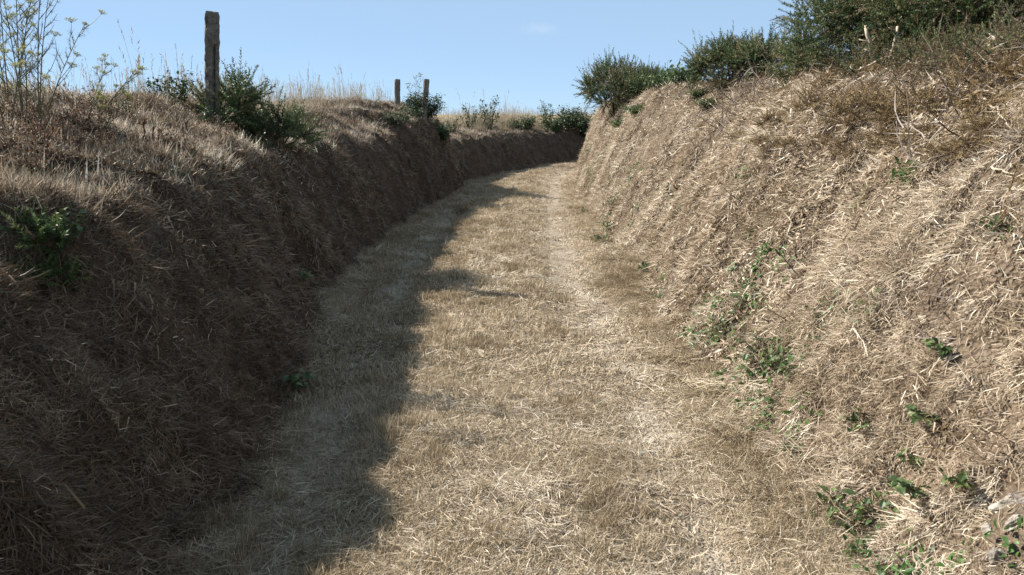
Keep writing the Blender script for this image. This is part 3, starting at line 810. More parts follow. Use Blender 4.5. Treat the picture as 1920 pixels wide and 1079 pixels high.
# ------------------------------------------------------------------ posts
def rough_post(name, base, top, w, dpt, mat, seed, groove=False, chip=.012, rz=0.):
    """a post from base to top with eroded faces and chipped arrises"""
    r = np.random.default_rng(seed)
    base, top = np.array(base), np.array(top)
    ax = unit(top - base); L = np.linalg.norm(top - base)
    ex = np.array((math.cos(rz), math.sin(rz), 0.)); ex = unit(ex - ax * ex.dot(ax)); ey = np.cross(ax, ex)
    n = 7; ring = []
    for k in range(4):
        for j in range(n):
            f = -1 + 2 * j / n
            ring.append([(f, -1), (1, f), (-f, 1), (-1, -f)][k])
    ring = np.array(ring)
    rows = max(10, int(L / .022))
    V = []
    for i in range(rows + 1):
        z = L * i / rows
        an = np.arange(len(ring))
        corner = (np.abs(ring[:, 0]) * np.abs(ring[:, 1])) ** 2
        er = chip * (fbm(an * .9 + seed, np.full(len(an), z * 22), seed) - .3) - corner * chip * (.5 + 2.2 * np.clip(fbm(an * .35, np.full(len(an), z * 9), seed + 3), 0, 1))
        x = ring[:, 0] * w / 2; y = ring[:, 1] * dpt / 2
        k = 1 + er / (w / 2)
        if i == rows: k = k * .86
        x, y = x * k, y * k
        if groove:
            g = (ring[:, 1] < -.9) * np.exp(-((ring[:, 0] - .45) / .16) ** 2) * (z < L * .78)
            y = y + g * dpt * .28
        zz = z + (.012 * fbm(ring[:, 0] * 2 + 9, ring[:, 1] * 2, seed + 5) if i == rows else 0)
        V.append(base + np.outer(x, ex) + np.outer(y, ey) + np.outer(np.zeros(len(x)) + zz, ax))
    V = np.concatenate(V); m = len(ring)
    Fc = [(i * m + k, i * m + (k + 1) % m, (i + 1) * m + (k + 1) % m, (i + 1) * m + k) for i in range(rows) for k in range(m)]
    c0 = len(V); V = np.vstack([V, V[-m:].mean(0) + ax * .008])
    Fc += [(rows * m + k, rows * m + (k + 1) % m, c0) for k in range(m)]
    V = V - base
    o = link(name, mesh_from(name, V, Fc, mat, False), None, tuple(base))
    return o

def point_at(px, py, d):
    """the point seen at a pixel, d metres ahead"""
    v = ray(px, py); return CAM + v * (d / v.y)

d_post = 8.0
pb = at(391, d_post); pt = point_at(398, 24, d_post)
tag(rough_post('concrete_post', (pb.x, pb.y, pb.z - .25), (pt.x, pt.y, pt.z), .135, .12, M['concrete'], 3, True, .014, .25),
    'tall crumbling concrete fence post standing among gorse on the shaded bank', 'post')
for (x0, y0, x1, y1, lab, sd_) in ((745, 190, 745, 149, 'short pointed grey wooden post beside the leaning one', 7), (793, 190, 800, 149, 'short leaning grey wooden post above the dark bramble', 8)):
    d = 16.5
    b = at(x0, d); t = point_at(x1, y1, d)
    o = rough_post('wooden_post', (b.x, b.y, b.z - .15), (t.x, t.y, t.z), .115, .10, M['oldwood'], sd_, False, .008, .3)
    tag(o, lab, 'post', 'weathered wooden posts on the bank')

# ------------------------------------------------------------------ gorse
def gorse_parts(seed, rx, h, n_lobes, n_sprig, brown=.12, spread=1.0):
    """rounded spiny bush of radius rx and height h, base at the origin: crown, dead_foliage, stems"""
    r = np.random.default_rng(seed)
    crown, dead, stems = MB(), MB(), []
    G, D = [], []
    sz = min(rx, h)
    for i in range(n_lobes):
        t = i * 2.4 + r.normal(0, .3); f = math.sqrt((i + .5) / n_lobes) * spread
        zc = h * (.18 + .66 * r.random() ** .7 * (1 - .55 * f * f))
        c = np.array((rx * f * math.cos(t) * .85, rx * f * math.sin(t) * .85, zc)); lr = r.uniform(.2, .36) * sz
        sm = MB()
        k = np.array((c[0] * .25, c[1] * .25, -.12)); mid = np.array((c[0] * .55, c[1] * .55, c[2] * .45)) + r.normal(0, .03, 3) * h
        sm.tube([k, mid, c * .85 + mid * .15, c], [.012 * rx + .006, .009 * rx + .005, .007, .004], .4 + r.normal(0, .12), 5)
        stems.append(sm)
        a_l = r.normal(.45, .2)
        out = unit(c - np.array((0, 0, h * .3)))
        for j in range(n_sprig):
            d = unit(rdir(r) + .55 * out + np.array((0, 0, .25)))
            rad = lr * (r.random() ** .4)
            p = c + d * rad + r.normal(0, .12, 3) * lr
            if p[2] < .02: p[2] = .02 + r.random() * .05
            long_ = r.random() < .15
            L = r.uniform(.13, .23) * (1.45 if long_ else 1) * (1.1 if rx > .2 else .7)
            if r.random() < brown or p[2] < h * .14:
                D.append((*(p - d * .05), *unit(d + r.normal(0, .4, 3)), L, np.clip(r.normal(.5, .25), 0, 1)))
            else:
                G.append((*(p - d * .03), *unit(d + np.array((0, 0, .3)) + r.normal(0, .2, 3)), L, np.clip(a_l + r.normal(0, .2) + .25 * (p[2] / h - .5), 0, 1)))
    crown.spines(G, r, 60, (.024, .046), .0085)
    if not D: D = G[:4]
    dead.spines(D, r, 40, (.02, .04), .007)
    return crown, dead, stems

GORSE_KINDS = {}
def gorse(kind, loc, label, group=None, rz=0, sc=1.0, zs=1.0, name='gorse_bush', cat='bush'):
    if kind not in GORSE_KINDS:
        seed, rx, h, nl, ns, br, sp, mat = GORSE_SPECS[kind]
        crown, dead, stems = gorse_parts(seed, rx, h, nl, ns, br, sp)
        GORSE_KINDS[kind] = (crown.mesh('crown', M[mat]), dead.mesh('dead_foliage', M['gorse_brown']), [q.mesh('stem', M['stem'], True) for q in stems[:7]])
    c, dd, st = GORSE_KINDS[kind]
    e = empty(name, loc, rz, sc)
    e.scale = (sc, sc, sc * zs)
    link('crown', c, e); link('dead_foliage', dd, e)
    for q in st: link('stem', q, e)
    tag(e, label, cat, group)
    return e
GORSE_SPECS = {  # seed, radius, height, lobes, sprigs per lobe, share of brown, spread, material
    'small': (21, .24, .50, 13, 19, .14, 1.0, 'gorse'),
    'low': (22, .34, .32, 14, 17, .12, 1.05, 'gorse'),
    'mid': (23, .48, .78, 28, 34, .16, 1.0, 'gorse'),
    'mid2': (24, .56, .72, 30, 34, .30, 1.05, 'gorse'),
    'big': (25, .85, 1.20, 48, 36, .2, 1.0, 'gorse'),
    'big2': (26, .95, 1.15, 50, 36, .32, 1.0, 'gorse'),
    'half': (30, .62, .62, 24, 19, .7, 1.05, 'gorse'),
    'dead': (27, .50, .42, 20, 14, .6, 1.1, 'brash'),
    'dead2': (28, .60, .36, 22, 14, .5, 1.1, 'brash'),
    'tuft': (29, .16, .18, 6, 9, .08, 1.0, 'weed'),
}
def gz(px, d, sink=.04):
    p = at(px, d); return (p.x, p.y, p.z - sink)
def by_hit(px, py, sink=.03):
    p, n = hit(px, py); return (p.x, p.y, p.z - sink)
# left bank
gorse('small', gz(442, 8.3), 'upright green gorse bush right against the concrete post', rz=.6, sc=1.3, zs=1.05)
gorse('low', gz(512, 8.35), 'spreading dark green gorse bush beside the upright gorse at the concrete post', rz=2.1, sc=1.12, zs=1.05)
gorse('low', by_hit(2, 505, .1), 'dark young gorse bush growing out of the shaded bank face', rz=1.0, sc=.34)
gorse('tuft', by_hit(72, 490, -.02), 'bright green young gorse tuft on the shaded bank face', rz=.3, sc=.8, name='gorse_seedling', cat='shrub')
gorse('tuft', by_hit(105, 550, -.01), 'smaller light green gorse seedling below the bright gorse tuft', rz=1.7, sc=.6, name='gorse_seedling', cat='shrub')
# right bank
gorse('mid2', gz(1158, 17.2, .02), 'dark windswept gorse bush overhanging the bend of the track', rz=.5, sc=1.32, zs=1.2)
gorse('mid', gz(1215, 16.4, .2), 'lower gorse bush joined to the windswept one above the bend', rz=2.5, sc=.85, zs=1.2)
gorse('mid', gz(1362, 10.6, .12), 'rounded green gorse bush standing alone on the skyline of the tall bank', rz=.2, sc=1.0, zs=.95)
gorse('small', gz(1430, 10.0, .1), 'small gorse bush growing beside the rounded skyline gorse', rz=1.2, sc=1.2)
gorse('small', gz(1500, 8.7, .1), 'small spiky gorse bush between the rounded and the large gorse', rz=2.9, sc=1.1, zs=1.0)
gorse('big', gz(1615, 7.4, .1), 'large green gorse bush behind the broken pale stems', rz=.4, sc=.85, zs=1.12)
gorse('big2', gz(1705, 6.9, .1), 'large mixed green and brown gorse bush rising above the tall bank', rz=1.9, sc=.85, zs=1.2)
gorse('big', gz(1805, 6.2, .1), 'bright green large gorse bush near the end of the tall bank', rz=3.6, sc=.8, zs=1.25)
gorse('big2', gz(1925, 5.8, .1), 'large dense gorse bush farthest along from the track bend', rz=5.0, sc=.8, zs=1.2)
for i, (px, py, sc_, lab) in enumerate(((1572, 128, .55, 'half dead gorse bush below the large green gorse'), (1655, 120, .58, 'half dead gorse bush under the mixed gorse beside broken stems'),
        (1765, 118, .6, 'half dead gorse bush under the bright green gorse'), (1880, 110, .6, 'half dead gorse bush under the dense gorse at the bank end'))):
    gorse('half', by_hit(px, py, .1), lab, rz=i * 1.9 + .3, sc=sc_ * .85, zs=.9)
for i, (px, py, k, sc_, lab) in enumerate((
        (1560, 190, 'dead', .62, 'brown dead gorse mound below the small spiky gorse'),
        (1640, 195, 'dead2', .62, 'brown dead gorse mound below the broken pale stems'),
        (1735, 190, 'dead', .66, 'brown dead gorse mound with dark hollow beneath it'),
        (1835, 175, 'dead2', .62, 'brown dead gorse mound under the bright green gorse'),
        (1890, 130, 'dead', .60, 'pale brown dead gorse mound at the far end of the bank top'),
        (1480, 215, 'dead2', .50, 'flat brown dead gorse mound by the grey twig heap'))):
    gorse(k, by_hit(px, py, .12), lab, rz=i * 1.3, sc=sc_ * .9, zs=.8, name='dead_gorse_mound', cat='dead bush', group='dead gorse mounds on the upper bank')

for i, (px, py) in enumerate(((1330, 232), (1405, 250), (1455, 262), (1500, 262), (1570, 258), (1618, 275), (1668, 248), (1725, 262), (1775, 238), (1815, 275), (1862, 255), (1905, 225), (1700, 215), (1590, 220))):
    gorse(('dead', 'dead2')[i % 2], by_hit(px, py, .07), 'low brown gorse cutting matted onto the slope of the tall bank', rz=i * 2.3, sc=.30 + .14 * ((i * 7) % 5) / 5, zs=.6, name='dead_gorse_mound', cat='dead bush', group='low gorse cuttings on the tall bank')
# ------------------------------------------------------------------ leafy shrubs and weeds
def leafy(seed, rx, h, n_stem, n_leaf, leafL, mat_leaf, up=.7, twiggy=.3):
    r = np.random.default_rng(seed); crown = MB(); stems = []
    for i in range(n_stem):
        sm = MB(); t = r.random() * 6.28; f = math.sqrt(r.random())
        tipv = np.array((rx * f * math.cos(t), rx * f * math.sin(t), h * r.uniform(.55, 1.0) * (1 - .3 * f * f)))
        p0 = np.array((tipv[0] * .2, tipv[1] * .2, -.06))
        ctl = p0 + (tipv - p0) * .5 + np.array((0, 0, h * .12)) + r.normal(0, .06, 3) * h
        pts = [p0 * (1 - q) ** 2 + ctl * 2 * q * (1 - q) + tipv * q * q for q in np.linspace(0, 1, 6)]
        sm.tube(pts, list(np.linspace(.006, .0018, 6)), .3 + r.random() * .4, 4)
        stems.append(sm)
        for j in range(n_leaf):
            q = r.uniform(.2, 1.02)
            p = p0 * (1 - q) ** 2 + ctl * 2 * q * (1 - q) + tipv * q * q
            d = unit(np.array((r.normal(), r.normal(), r.normal(.2, .6))))
            tw = p + d * r.uniform(.0, .07) * (rx / .3)
            if r.random() < twiggy: crown.tube([p, tw], [.0014, .001], .3, 3, False)
            n_ = unit(np.array((r.normal(0, .5), r.normal(0, .5), 1.)))
            d2 = unit(d + r.normal(0, .4, 3)); n_ = unit(n_ - d2 * n_.dot(d2))
            L = leafL * r.uniform(.6, 1.25)
            crown.leaf(tw, d2, n_, L, L * r.uniform(.45, .7), np.clip(r.normal(.45, .2) + .12 * (p[2] / h - .5), 0, 1), r.uniform(.1, .4))
    return crown.mesh('crown', M[mat_leaf]), [q.mesh('stem', M['stem'], True) for q in stems]
LK = {}
LSPEC = {'bramble': (31, .26, .38, 16, 44, .034, 'leaf'), 'bramble_low': (32, .30, .26, 14, 40, .032, 'leaf'), 'tall_weed': (33, .18, .62, 12, 46, .036, 'leaf'),
         'withered': (34, .24, .34, 14, 30, .026, 'redleaf'), 'bush': (35, .55, .85, 44, 90, .055, 'leaf'), 'ivy_light': (38, .45, .24, 24, 50, .05, 'weed'), 'far_bush': (36, .50, .55, 26, 60, .05, 'leaf'),
         'ivy': (37, .42, .26, 22, 44, .042, 'leaf')}
def shrub(kind, loc, name, label, cat, group=None, rz=0, sc=1., zs=1.):
    if kind not in LK: LK[kind] = leafy(*LSPEC[kind])
    c, st = LK[kind]
    e = empty(name, loc, rz, sc); e.scale = (sc, sc, sc * zs)
    link('crown', c, e)
    for q in st[:8]: link('stem', q, e)
    return tag(e, label, cat, group)
shrub('bramble', gz(312, 8.0), 'bramble_shrub', 'dark green bramble shrub standing apart on the skyline beside the post', 'shrub', rz=.4, sc=1.15)
shrub('bramble_low', gz(378, 7.75), 'bramble_shrub', 'green bramble shrub growing round the foot of the concrete post', 'shrub', rz=1.4, sc=1.25, zs=1.1)
shrub('bramble_low', gz(460, 7.7), 'bramble_shrub', 'low bramble shrub under the two gorse bushes on the shaded bank', 'shrub', rz=2.4, sc=.85)
shrub('bramble_low', gz(212, 6.3), 'bramble_shrub', 'small green bramble shrub below the leaning fennel', 'shrub', rz=3.4, sc=.65)
shrub('withered', gz(225, 6.6), 'withered_shrub', 'reddish withered shrub behind the leaning fennel', 'shrub', rz=.8, sc=.9)
shrub('withered', gz(120, 5.6), 'withered_shrub', 'reddish withered shrub at the foot of the tall fennel', 'shrub', rz=2.2, sc=.75)
shrub('withered', gz(30, 5.3), 'withered_shrub', 'brown withered shrub under the tallest fennel stems', 'shrub', rz=4.2, sc=.7)
for px, d, sc_, lab in ((165, 6.2, .8, 'brown withered shrub between the fennel clumps'), (268, 7.2, .7, 'thin withered shrub next to the dark skyline bramble'), (345, 7.8, .75, 'withered shrub behind the bramble at the post foot'), (480, 8.2, .8, 'withered shrub behind the spreading gorse'), (85, 5.0, .7, 'withered shrub beneath the fanning fennel')):
    shrub('withered', gz(px, d), 'withered_shrub', lab, 'shrub', rz=px * .07, sc=sc_, zs=1.2)
shrub('ivy', by_hit(18, 335, .06), 'ivy_clump', 'dark glossy ivy clump at the lip of the shaded bank', 'ivy', rz=1.1, sc=.42)
shrub('ivy', by_hit(305, 330, .05), 'ivy_clump', 'green ivy clump on the lit top of the shaded bank', 'ivy', rz=2.6, sc=.38)
shrub('ivy', by_hit(438, 330, .05), 'ivy_clump', 'small green ivy clump below the spreading gorse', 'ivy', rz=.2, sc=.34)
shrub('bush', gz(795, 16.7, .0), 'bramble_bush', 'dark bramble bush spilling over the bank below the wooden posts', 'bush', rz=.5, sc=.8, zs=.85)
shrub('bush', gz(815, 17.2, .35), 'bramble_bush', 'lower half of dark brambles hanging down the bank corner', 'bush', rz=2.5, sc=.8, zs=.9)
shrub('far_bush', gz(768, 16.0, .1), 'bramble_shrub', 'low dark bramble shrub between the two wooden posts', 'shrub', rz=1.5, sc=.62)
shrub('ivy', by_hit(740, 225, .05), 'ivy_clump', 'light green ivy clump beside the dark bramble bush', 'ivy', rz=1.9, sc=.8)
for px, d, k, sc_, zs_, lab in ((850, 21.5, 'tall_weed', 1.0, .9, 'pale weed clump next to the dark bramble bush on the far bank'),
                           (880, 24.5, 'tall_weed', 1.4, 1.1, 'thin grey green weed clump on the far bank near the dark bramble'),
                           (918, 25.0, 'tall_weed', 1.9, 1.1, 'bushy green weed clump standing tallest on the far bank'),
                           (900, 26.0, 'far_bush', .9, .8, 'low scrub at the foot of the tallest weed clump'),
                           (955, 27.0, 'far_bush', .9, .7, 'low brownish bush among dry grasses on the far bank'),
                           (985, 27.5, 'far_bush', 1.2, .85, 'low green bush between the dry grasses on the far bank'),
                           (1022, 28.0, 'tall_weed', 1.9, 1.05, 'narrow upright weed clump on the far bank'),
                           (1040, 28.8, 'far_bush', 1.3, .8, 'low bush beside the narrow upright weeds'),
                           (1065, 29.5, 'far_bush', 1.7, 1.0, 'rounded green bush at the end of the far bank'),
                           (1100, 29.8, 'far_bush', 1.7, 1.1, 'dark green bush behind the corner of the tall bank')):
    shrub(k, gz(px, d), 'bank_shrub', lab, 'shrub', 'shrubs on the far bank', rz=px * .1, sc=sc_, zs=zs_)
for px, d, sc_, lab in ((1250, 14.6, .95, 'yellow green ivy clump topping the bank beside the windswept gorse'), (1290, 13.2, .85, 'olive ivy clump on the skyline before the rounded gorse'),):
    shrub('ivy_light', gz(px, d, .0), 'ivy_clump', lab, 'ivy', rz=px * .2, sc=sc_ * 1.15, zs=1.3)
for px, py, sc_, lab in ((1165, 238, .75, 'green ivy clump below the windswept gorse'), (1200, 215, .8, 'ivy clump spread just under the skyline near the bend'),
                         (1330, 200, .5, 'ivy clump at the foot of the rounded gorse'), (1310, 182, .5, 'ivy clump beside the foot of the rounded gorse')):
    shrub('ivy_light', by_hit(px, py, .0), 'ivy_clump', lab, 'ivy', rz=px * .3, sc=sc_, zs=.9)

# small leafy weeds on the sunlit bank: each leaf is a part
WL_ME = None
def weed(px, py, name, label, n, R, H, leafL, seed, mat='weed'):
    p, nr = hit(px, py)
    r = np.random.default_rng(seed)
    e = empty(name, (p.x, p.y, p.z - .01)); tag(e, label, 'weed')
    lm = []
    for k in range(3):
        mb = MB(); mb.leaf(np.zeros(3), np.array((1., 0, 0)), np.array((0, 0, 1.)), 1.0, .68 - .08 * k, .25 + .25 * k, .15 + .15 * k)
        lm.append(mb.mesh('leaf', M[mat]))
    nn = np.array(nr)
    sm = MB()
    for i in range(int(n * 2)):
        t = r.random() * 6.28; f = math.sqrt(r.random())
        q = np.array((math.cos(t) * R * f, math.sin(t) * R * f, 0)); q = q - nn * q.dot(nn)
        q = q + nn * (.02 + H * r.uniform(.15, 1.))
        o = link('leaf', lm[r.integers(0, 3)], e, q)
        L = leafL * 1.0 * r.uniform(.45, 1.4); o.scale = (L, L, L)
        o.rotation_euler = (r.normal(0, .45), r.normal(-.1, .5), r.random() * 6.28)
        if i % 2 == 0: sm.tube([q * .15 - nn * .02, q * .6 + nn * .01, q], [.0018, .0015, .001], .4, 3, False)
    parts_mesh(sm, 'stem', M['stem'], e)
weed(1590, 985, 'bramble_seedling', 'broad leaved green bramble seedling at the foot of the bank by the pale rocks', 34, .17, .06, .042, 61)
weed(1665, 975, 'bramble_seedling', 'green bramble seedling between its neighbour and the nettle', 22, .11, .06, .04, 62)
weed(1745, 925, 'nettle', 'bright green nettle standing next to the bramble seedlings', 20, .05, .14, .045, 63)
weed(1800, 900, 'nettle', 'small green nettle just above the pale rocks', 12, .04, .10, .036, 64)
weed(1600, 1045, 'grass_weed', 'small green weed below the bramble seedlings', 10, .05, .06, .035, 65)
weed(1425, 665, 'bramble_seedling', 'spreading green bramble seedling halfway along the bank foot', 44, .22, .08, .038, 66)
weed(1480, 690, 'bramble_seedling', 'leafy bramble seedling touching the spreading one', 34, .16, .09, .036, 67)
weed(1360, 620, 'bramble_seedling', 'small bramble seedling next to white stones at the bank foot', 24, .12, .07, .034, 68)
weed(1460, 760, 'bramble_seedling', 'thin bramble seedling in swept grass below the leafy one', 18, .12, .06, .036, 69)
weed(1783, 660, 'dock_weed', 'single bright green leafy weed high on bare soil', 12, .05, .08, .04, 70)
weed(1220, 508, 'dock_weed', 'compact green weed at the bank foot along the track', 24, .10, .10, .045, 71)
weed(1895, 430, 'ivy_seedling', 'green ivy sprig among thick straw on the bank', 14, .09, .04, .036, 72)
weed(1715, 330, 'ivy_seedling', 'dark green ivy sprig below the dead gorse', 34, .14, .06, .042, 73)
weed(1405, 330, 'ivy_seedling', 'light green ivy sprig in pale straw on the bank', 22, .14, .05, .042, 74)
weed(1745, 775, 'ground_weed', 'thin green weed beside a grey stone on the bank', 14, .08, .06, .034, 75)
weed(1625, 800, 'ground_weed', 'small round leaved green weed over dry grass stems', 12, .08, .07, .036, 76)
weed(1500, 850, 'ground_weed', 'dark green weed hidden in swept grass', 14, .08, .05, .034, 77)
weed(1730, 860, 'ground_weed', 'yellowish green weed above the nettle', 14, .06, .06, .034, 78)
weed(1125, 455, 'ground_weed', 'green weed where the wheel track meets the bank far along', 16, .12, .08, .05, 79)
weed(1145, 430, 'ground_weed', 'dark weed low on the bank beyond the compact green one', 18, .13, .10, .05, 80)
weed(1095, 400, 'ground_weed', 'tiny weed at the edge of the wheel track', 12, .09, .06, .05, 81)
weed(130, 420, 'bramble_seedling', 'light green bramble sprig on the lip of the shaded bank', 14, .07, .06, .035, 82)
weed(545, 735, 'grass_weed', 'dark green tuft at the foot of the shaded bank', 40, .14, .10, .05, 83)
weed(550, 520, 'ground_weed', 'dark weed on the face of the shaded bank', 30, .14, .08, .045, 84)

# ------------------------------------------------------------------ wild fennel
def umbel_mesh(seed, R):
    r = np.random.default_rng(seed); mb = MB()
    for i in range(12):
        t = i * 2.4; f = math.sqrt((i + .5) / 12)
        tip = np.array((R * f * math.cos(t), R * f * math.sin(t), R * (.75 - .25 * f * f)))
        mb.tube([np.zeros(3), tip * .6 + np.array((0, 0, R * .05)), tip], [.0009] * 3, .35, 3, False)
        for k in range(4):
            d = unit(np.array((r.normal(0, .7), r.normal(0, .7), 1)))
            q = tip + r.normal(0, .004, 3)
            mb.leaf(q, d, unit(np.cross(d, rdir(r))), .008, .006, np.clip(r.normal(.55, .25), 0, 1), 0)
    return mb.mesh('umbel', M['umbel'])
UMB = [umbel_mesh(90 + k, R) for k, R in enumerate((.018, .025, .032))]
def fennel(loc, stems, label, seed):
    """stems: list of (dx, dz, bow) tips relative to the base, across the picture and up"""
    r = np.random.default_rng(seed)
    e = empty('fennel_plant', loc); tag(e, label, 'plant', 'wild fennel on the shaded bank')
    um = []
    for (dx, dz, bow) in stems:
        sm = MB(); dy = r.normal(0, .12)
        tip = np.array((dx, dy, dz)); L = np.linalg.norm(tip)
        ctl = tip * .5 + np.array((bow, 0, 0))
        B = lambda q: ctl * 2 * q * (1 - q) + tip * q * q + np.array((0, 0, -.05)) * (1 - q) ** 2
        pts = [B(q) for q in np.linspace(0, 1, 9)]
        sm.tube(pts, list(np.linspace(.005, .0016, 9)), .45, 5)
        um.append((tip, unit(pts[-1] - pts[-2])))
        for q in np.linspace(.2, .95, 13):
            p = B(q); dirn = unit(B(min(q + .03, 1)) - p)
            sgn = r.choice([-1, 1]); a = unit(dirn * .8 + np.array((sgn * r.uniform(.4, .8), r.normal(0, .4), .1)))
            l = L * r.uniform(.12, .26) * (1.25 - q * .5)
            e2 = p + a * l * .6; e3 = e2 + unit(a + dirn * .6) * l * .5
            sm.tube([p, e2, e3], [.0026, .0019, .001], .5, 4)
            if r.random() < .5: um.append((e3, unit(e3 - e2 + np.array((0, 0, .05)))))
            for _ in range(3):      # thread leaves
                b = p + a * l * r.uniform(.1, .8)
                for _ in range(7):
                    dd = unit(a + r.normal(0, .8, 3)); ll = r.uniform(.02, .06)
                    sm.strip([b, b + dd * ll], [.0022, 0], unit(np.cross(dd, rdir(r))), .8)
        parts_mesh(sm, 'stem', M['stem'], e, False)
    for (p, d) in um:
        o = link('umbel', UMB[r.integers(0, 3)], e, p)
        o.rotation_euler = Vector(d).to_track_quat('Z', 'Y').to_euler()
fennel(gz(8, 5.0, .02), [(-.10, 1.05, -.05), (.05, .95, .03), (.12, .80, .0)], 'tallest wild fennel with many stems rising above withered shrubs', 41)
fennel(gz(42, 5.2, .02), [(.06, 1.05, -.03), (-.05, .9, .02), (.03, .75, .05)], 'wild fennel with straight stems next to the tallest one', 42)
fennel(gz(70, 5.1, .02), [(.12, .98, -.04), (.22, .82, -.04), (.30, .66, -.05)], 'wild fennel with stems fanning out toward the leaning plant', 43)
fennel(gz(20, 5.6, .02), [(-.06, .9, .03), (.10, 1.0, -.03), (.16, .7, .02)], 'wild fennel half hidden behind the tallest one', 46)
fennel(gz(158, 5.5, .02), [(.27, .36, .0), (.09, .42, -.04), (.29, .19, .03)], 'short wild fennel leaning over toward the concrete post', 44)
fennel(gz(778, 16.6, .02), [(-.10, .62, .02), (.04, .78, .0), (.16, .80, -.02)], 'slender flowering weed standing between the wooden posts', 45)

# ------------------------------------------------------------------ dead branches and broken stems on the tall bank
def branch(pix, r0, label, seed, lift=.05, side=True, name='dead_branch', mat='wood', shade=.6):
    """a branch lying over the bank through the given pixels; its ends touch the litter"""
    r = np.random.default_rng(seed)
    P = []
    for i, (x, y) in enumerate(pix):
        p, n = hit(x, y)
        l = (.015 if i in (0, len(pix) - 1) else lift)
        P.append(np.array(p + n * l))
    base = P[0].copy()
    Q = []
    for i in range(len(P) - 1):
        for q in np.linspace(0, 1, 5, endpoint=False): Q.append(P[i] * (1 - q) + P[i + 1] * q + r.normal(0, .006, 3))
    Q.append(P[-1])
    Q = [q - base for q in Q]
    e = empty(name, base); tag(e, label, 'branch', 'dead branches on the tall bank')
    mb = MB(); n = len(Q)
    mb.tube(Q, [r0 * (1 - .6 * i / n) * r.uniform(.9, 1.1) for i in range(n)], shade, 6)
    parts_mesh(mb, 'limb', M[mat], e, True)
    if side:
        for k in range(2):
            i = r.integers(2, n - 1); d = unit(Q[i] - Q[i - 1]); d = unit(d + r.normal(0, .7, 3)); L = np.linalg.norm(Q[-1]) * r.uniform(.12, .3)
            m2 = MB(); m2.tube([Q[i], Q[i] + d * L * .5, Q[i] + (d + r.normal(0, .25, 3)) * L], [r0 * .45, r0 * .35, r0 * .2], shade, 5)
            parts_mesh(m2, 'twig', M[mat], e, True)
branch([(1515, 180), (1530, 215), (1549, 262)], .011, 'straight pale branch pointing down the bank below the spiky gorse', 1, .03, False)
branch([(1612, 98), (1650, 97), (1672, 108), (1690, 106)], .011, 'pale curved branch lying across the broken stems', 2, .07)
branch([(1800, 160), (1822, 180), (1868, 182)], .009, 'crooked pale branch hooked over dead gorse', 3, .05)
branch([(1705, 178), (1725, 200), (1742, 235)], .008, 'thin grey branch hanging from a dead gorse mound', 4, .04)
branch([(1830, 155), (1880, 150), (1918, 152)], .009, 'level grey branch in the tangle at the bank end', 5, .06)
branch([(1845, 190), (1880, 222), (1900, 250)], .007, 'thin branch slanting through the tangle at the bank end', 6, .05)
branch([(1852, 125), (1880, 130), (1916, 128)], .010, 'thick pale branch end sticking out of the gorse', 7, .05)
branch([(1620, 240), (1640, 262), (1672, 275)], .006, 'thin brown branch low on the dead gorse slope', 8, .03)
branch([(1420, 190), (1455, 150), (1475, 160)], .008, 'arching grey branch above the grey twig heap', 9, .10)
branch([(1290, 180), (1325, 190), (1352, 215)], .006, 'grey branch below the rounded gorse bush', 10, .04)
branch([(1865, 320), (1885, 324), (1915, 332)], .006, 'short pale stick lying on straw high on the bank', 11, .02, False)
branch([(1725, 300), (1745, 318), (1760, 350)], .005, 'slim pale stick among ivy on the bank', 12, .02, False)
branch([(1520, 868), (1535, 882), (1552, 897)], .006, 'pale straight stick lying in swept grass at the bank foot', 13, .02, False)
branch([(1652, 590), (1640, 605), (1625, 622)], .004, 'thin dark stick on bare soil halfway up the bank', 14, .015, False, shade=.2)
branch([(28, 432), (40, 405), (52, 372)], .007, 'pale dead stalk hanging over the lip of the shaded bank', 15, .04, False)
branch([(355, 232), (380, 222), (402, 218)], .007, 'curved greenish stick below the post brambles', 16, .04, False, shade=.4)
branch([(508, 222), (535, 215), (565, 229)], .007, 'pale bare stick poking out beyond the spreading gorse', 17, .06, False)
# grey twig heap
r = np.random.default_rng(5)
for (px, py, w_, h_, n_, lab) in ((1432, 172, .55, .40, 70, 'heap of bare grey twigs beside the rounded gorse'), (1375, 215, .5, .2, 46, 'thin heap of purple grey twigs lower on the bank'), (1905, 165, .45, .3, 46, 'tangle of bare brown twigs at the bank end')):
    p, nn = hit(px, py)
    e = empty('twig_heap', (p.x, p.y, p.z - .03)); tag(e, lab, 'twigs')
    for k in range(1):
        mb = MB()
        for i in range(n_):
            a = np.array((r.uniform(-w_, w_), r.uniform(-w_, w_) * .7, r.uniform(-.02, .05)))
            a[2] += -(nn.x * a[0] + nn.y * a[1]) / max(nn.z, .35)
            d = unit(np.array((r.normal(0, .7), r.normal(0, .7), r.uniform(.25, 1.1))))
            L = r.uniform(.15, h_ + .12)
            pts = [a]
            for q in range(4):
                d = unit(d + r.normal(0, .28, 3)); pts.append(pts[-1] + d * L / 4)
                if q > 0:
                    dd = unit(d + r.normal(0, .6, 3)); mb.tube([pts[-1], pts[-1] + dd * L * .25], [.002, .0012], .5, 3, False)
            mb.tube(pts, list(np.linspace(.005, .0016, 5)), np.clip(r.normal(.6, .2), 0, 1), 4, False)
        parts_mesh(mb, 'bare_twigs', M['twig'], e)['kind'] = 'stuff'
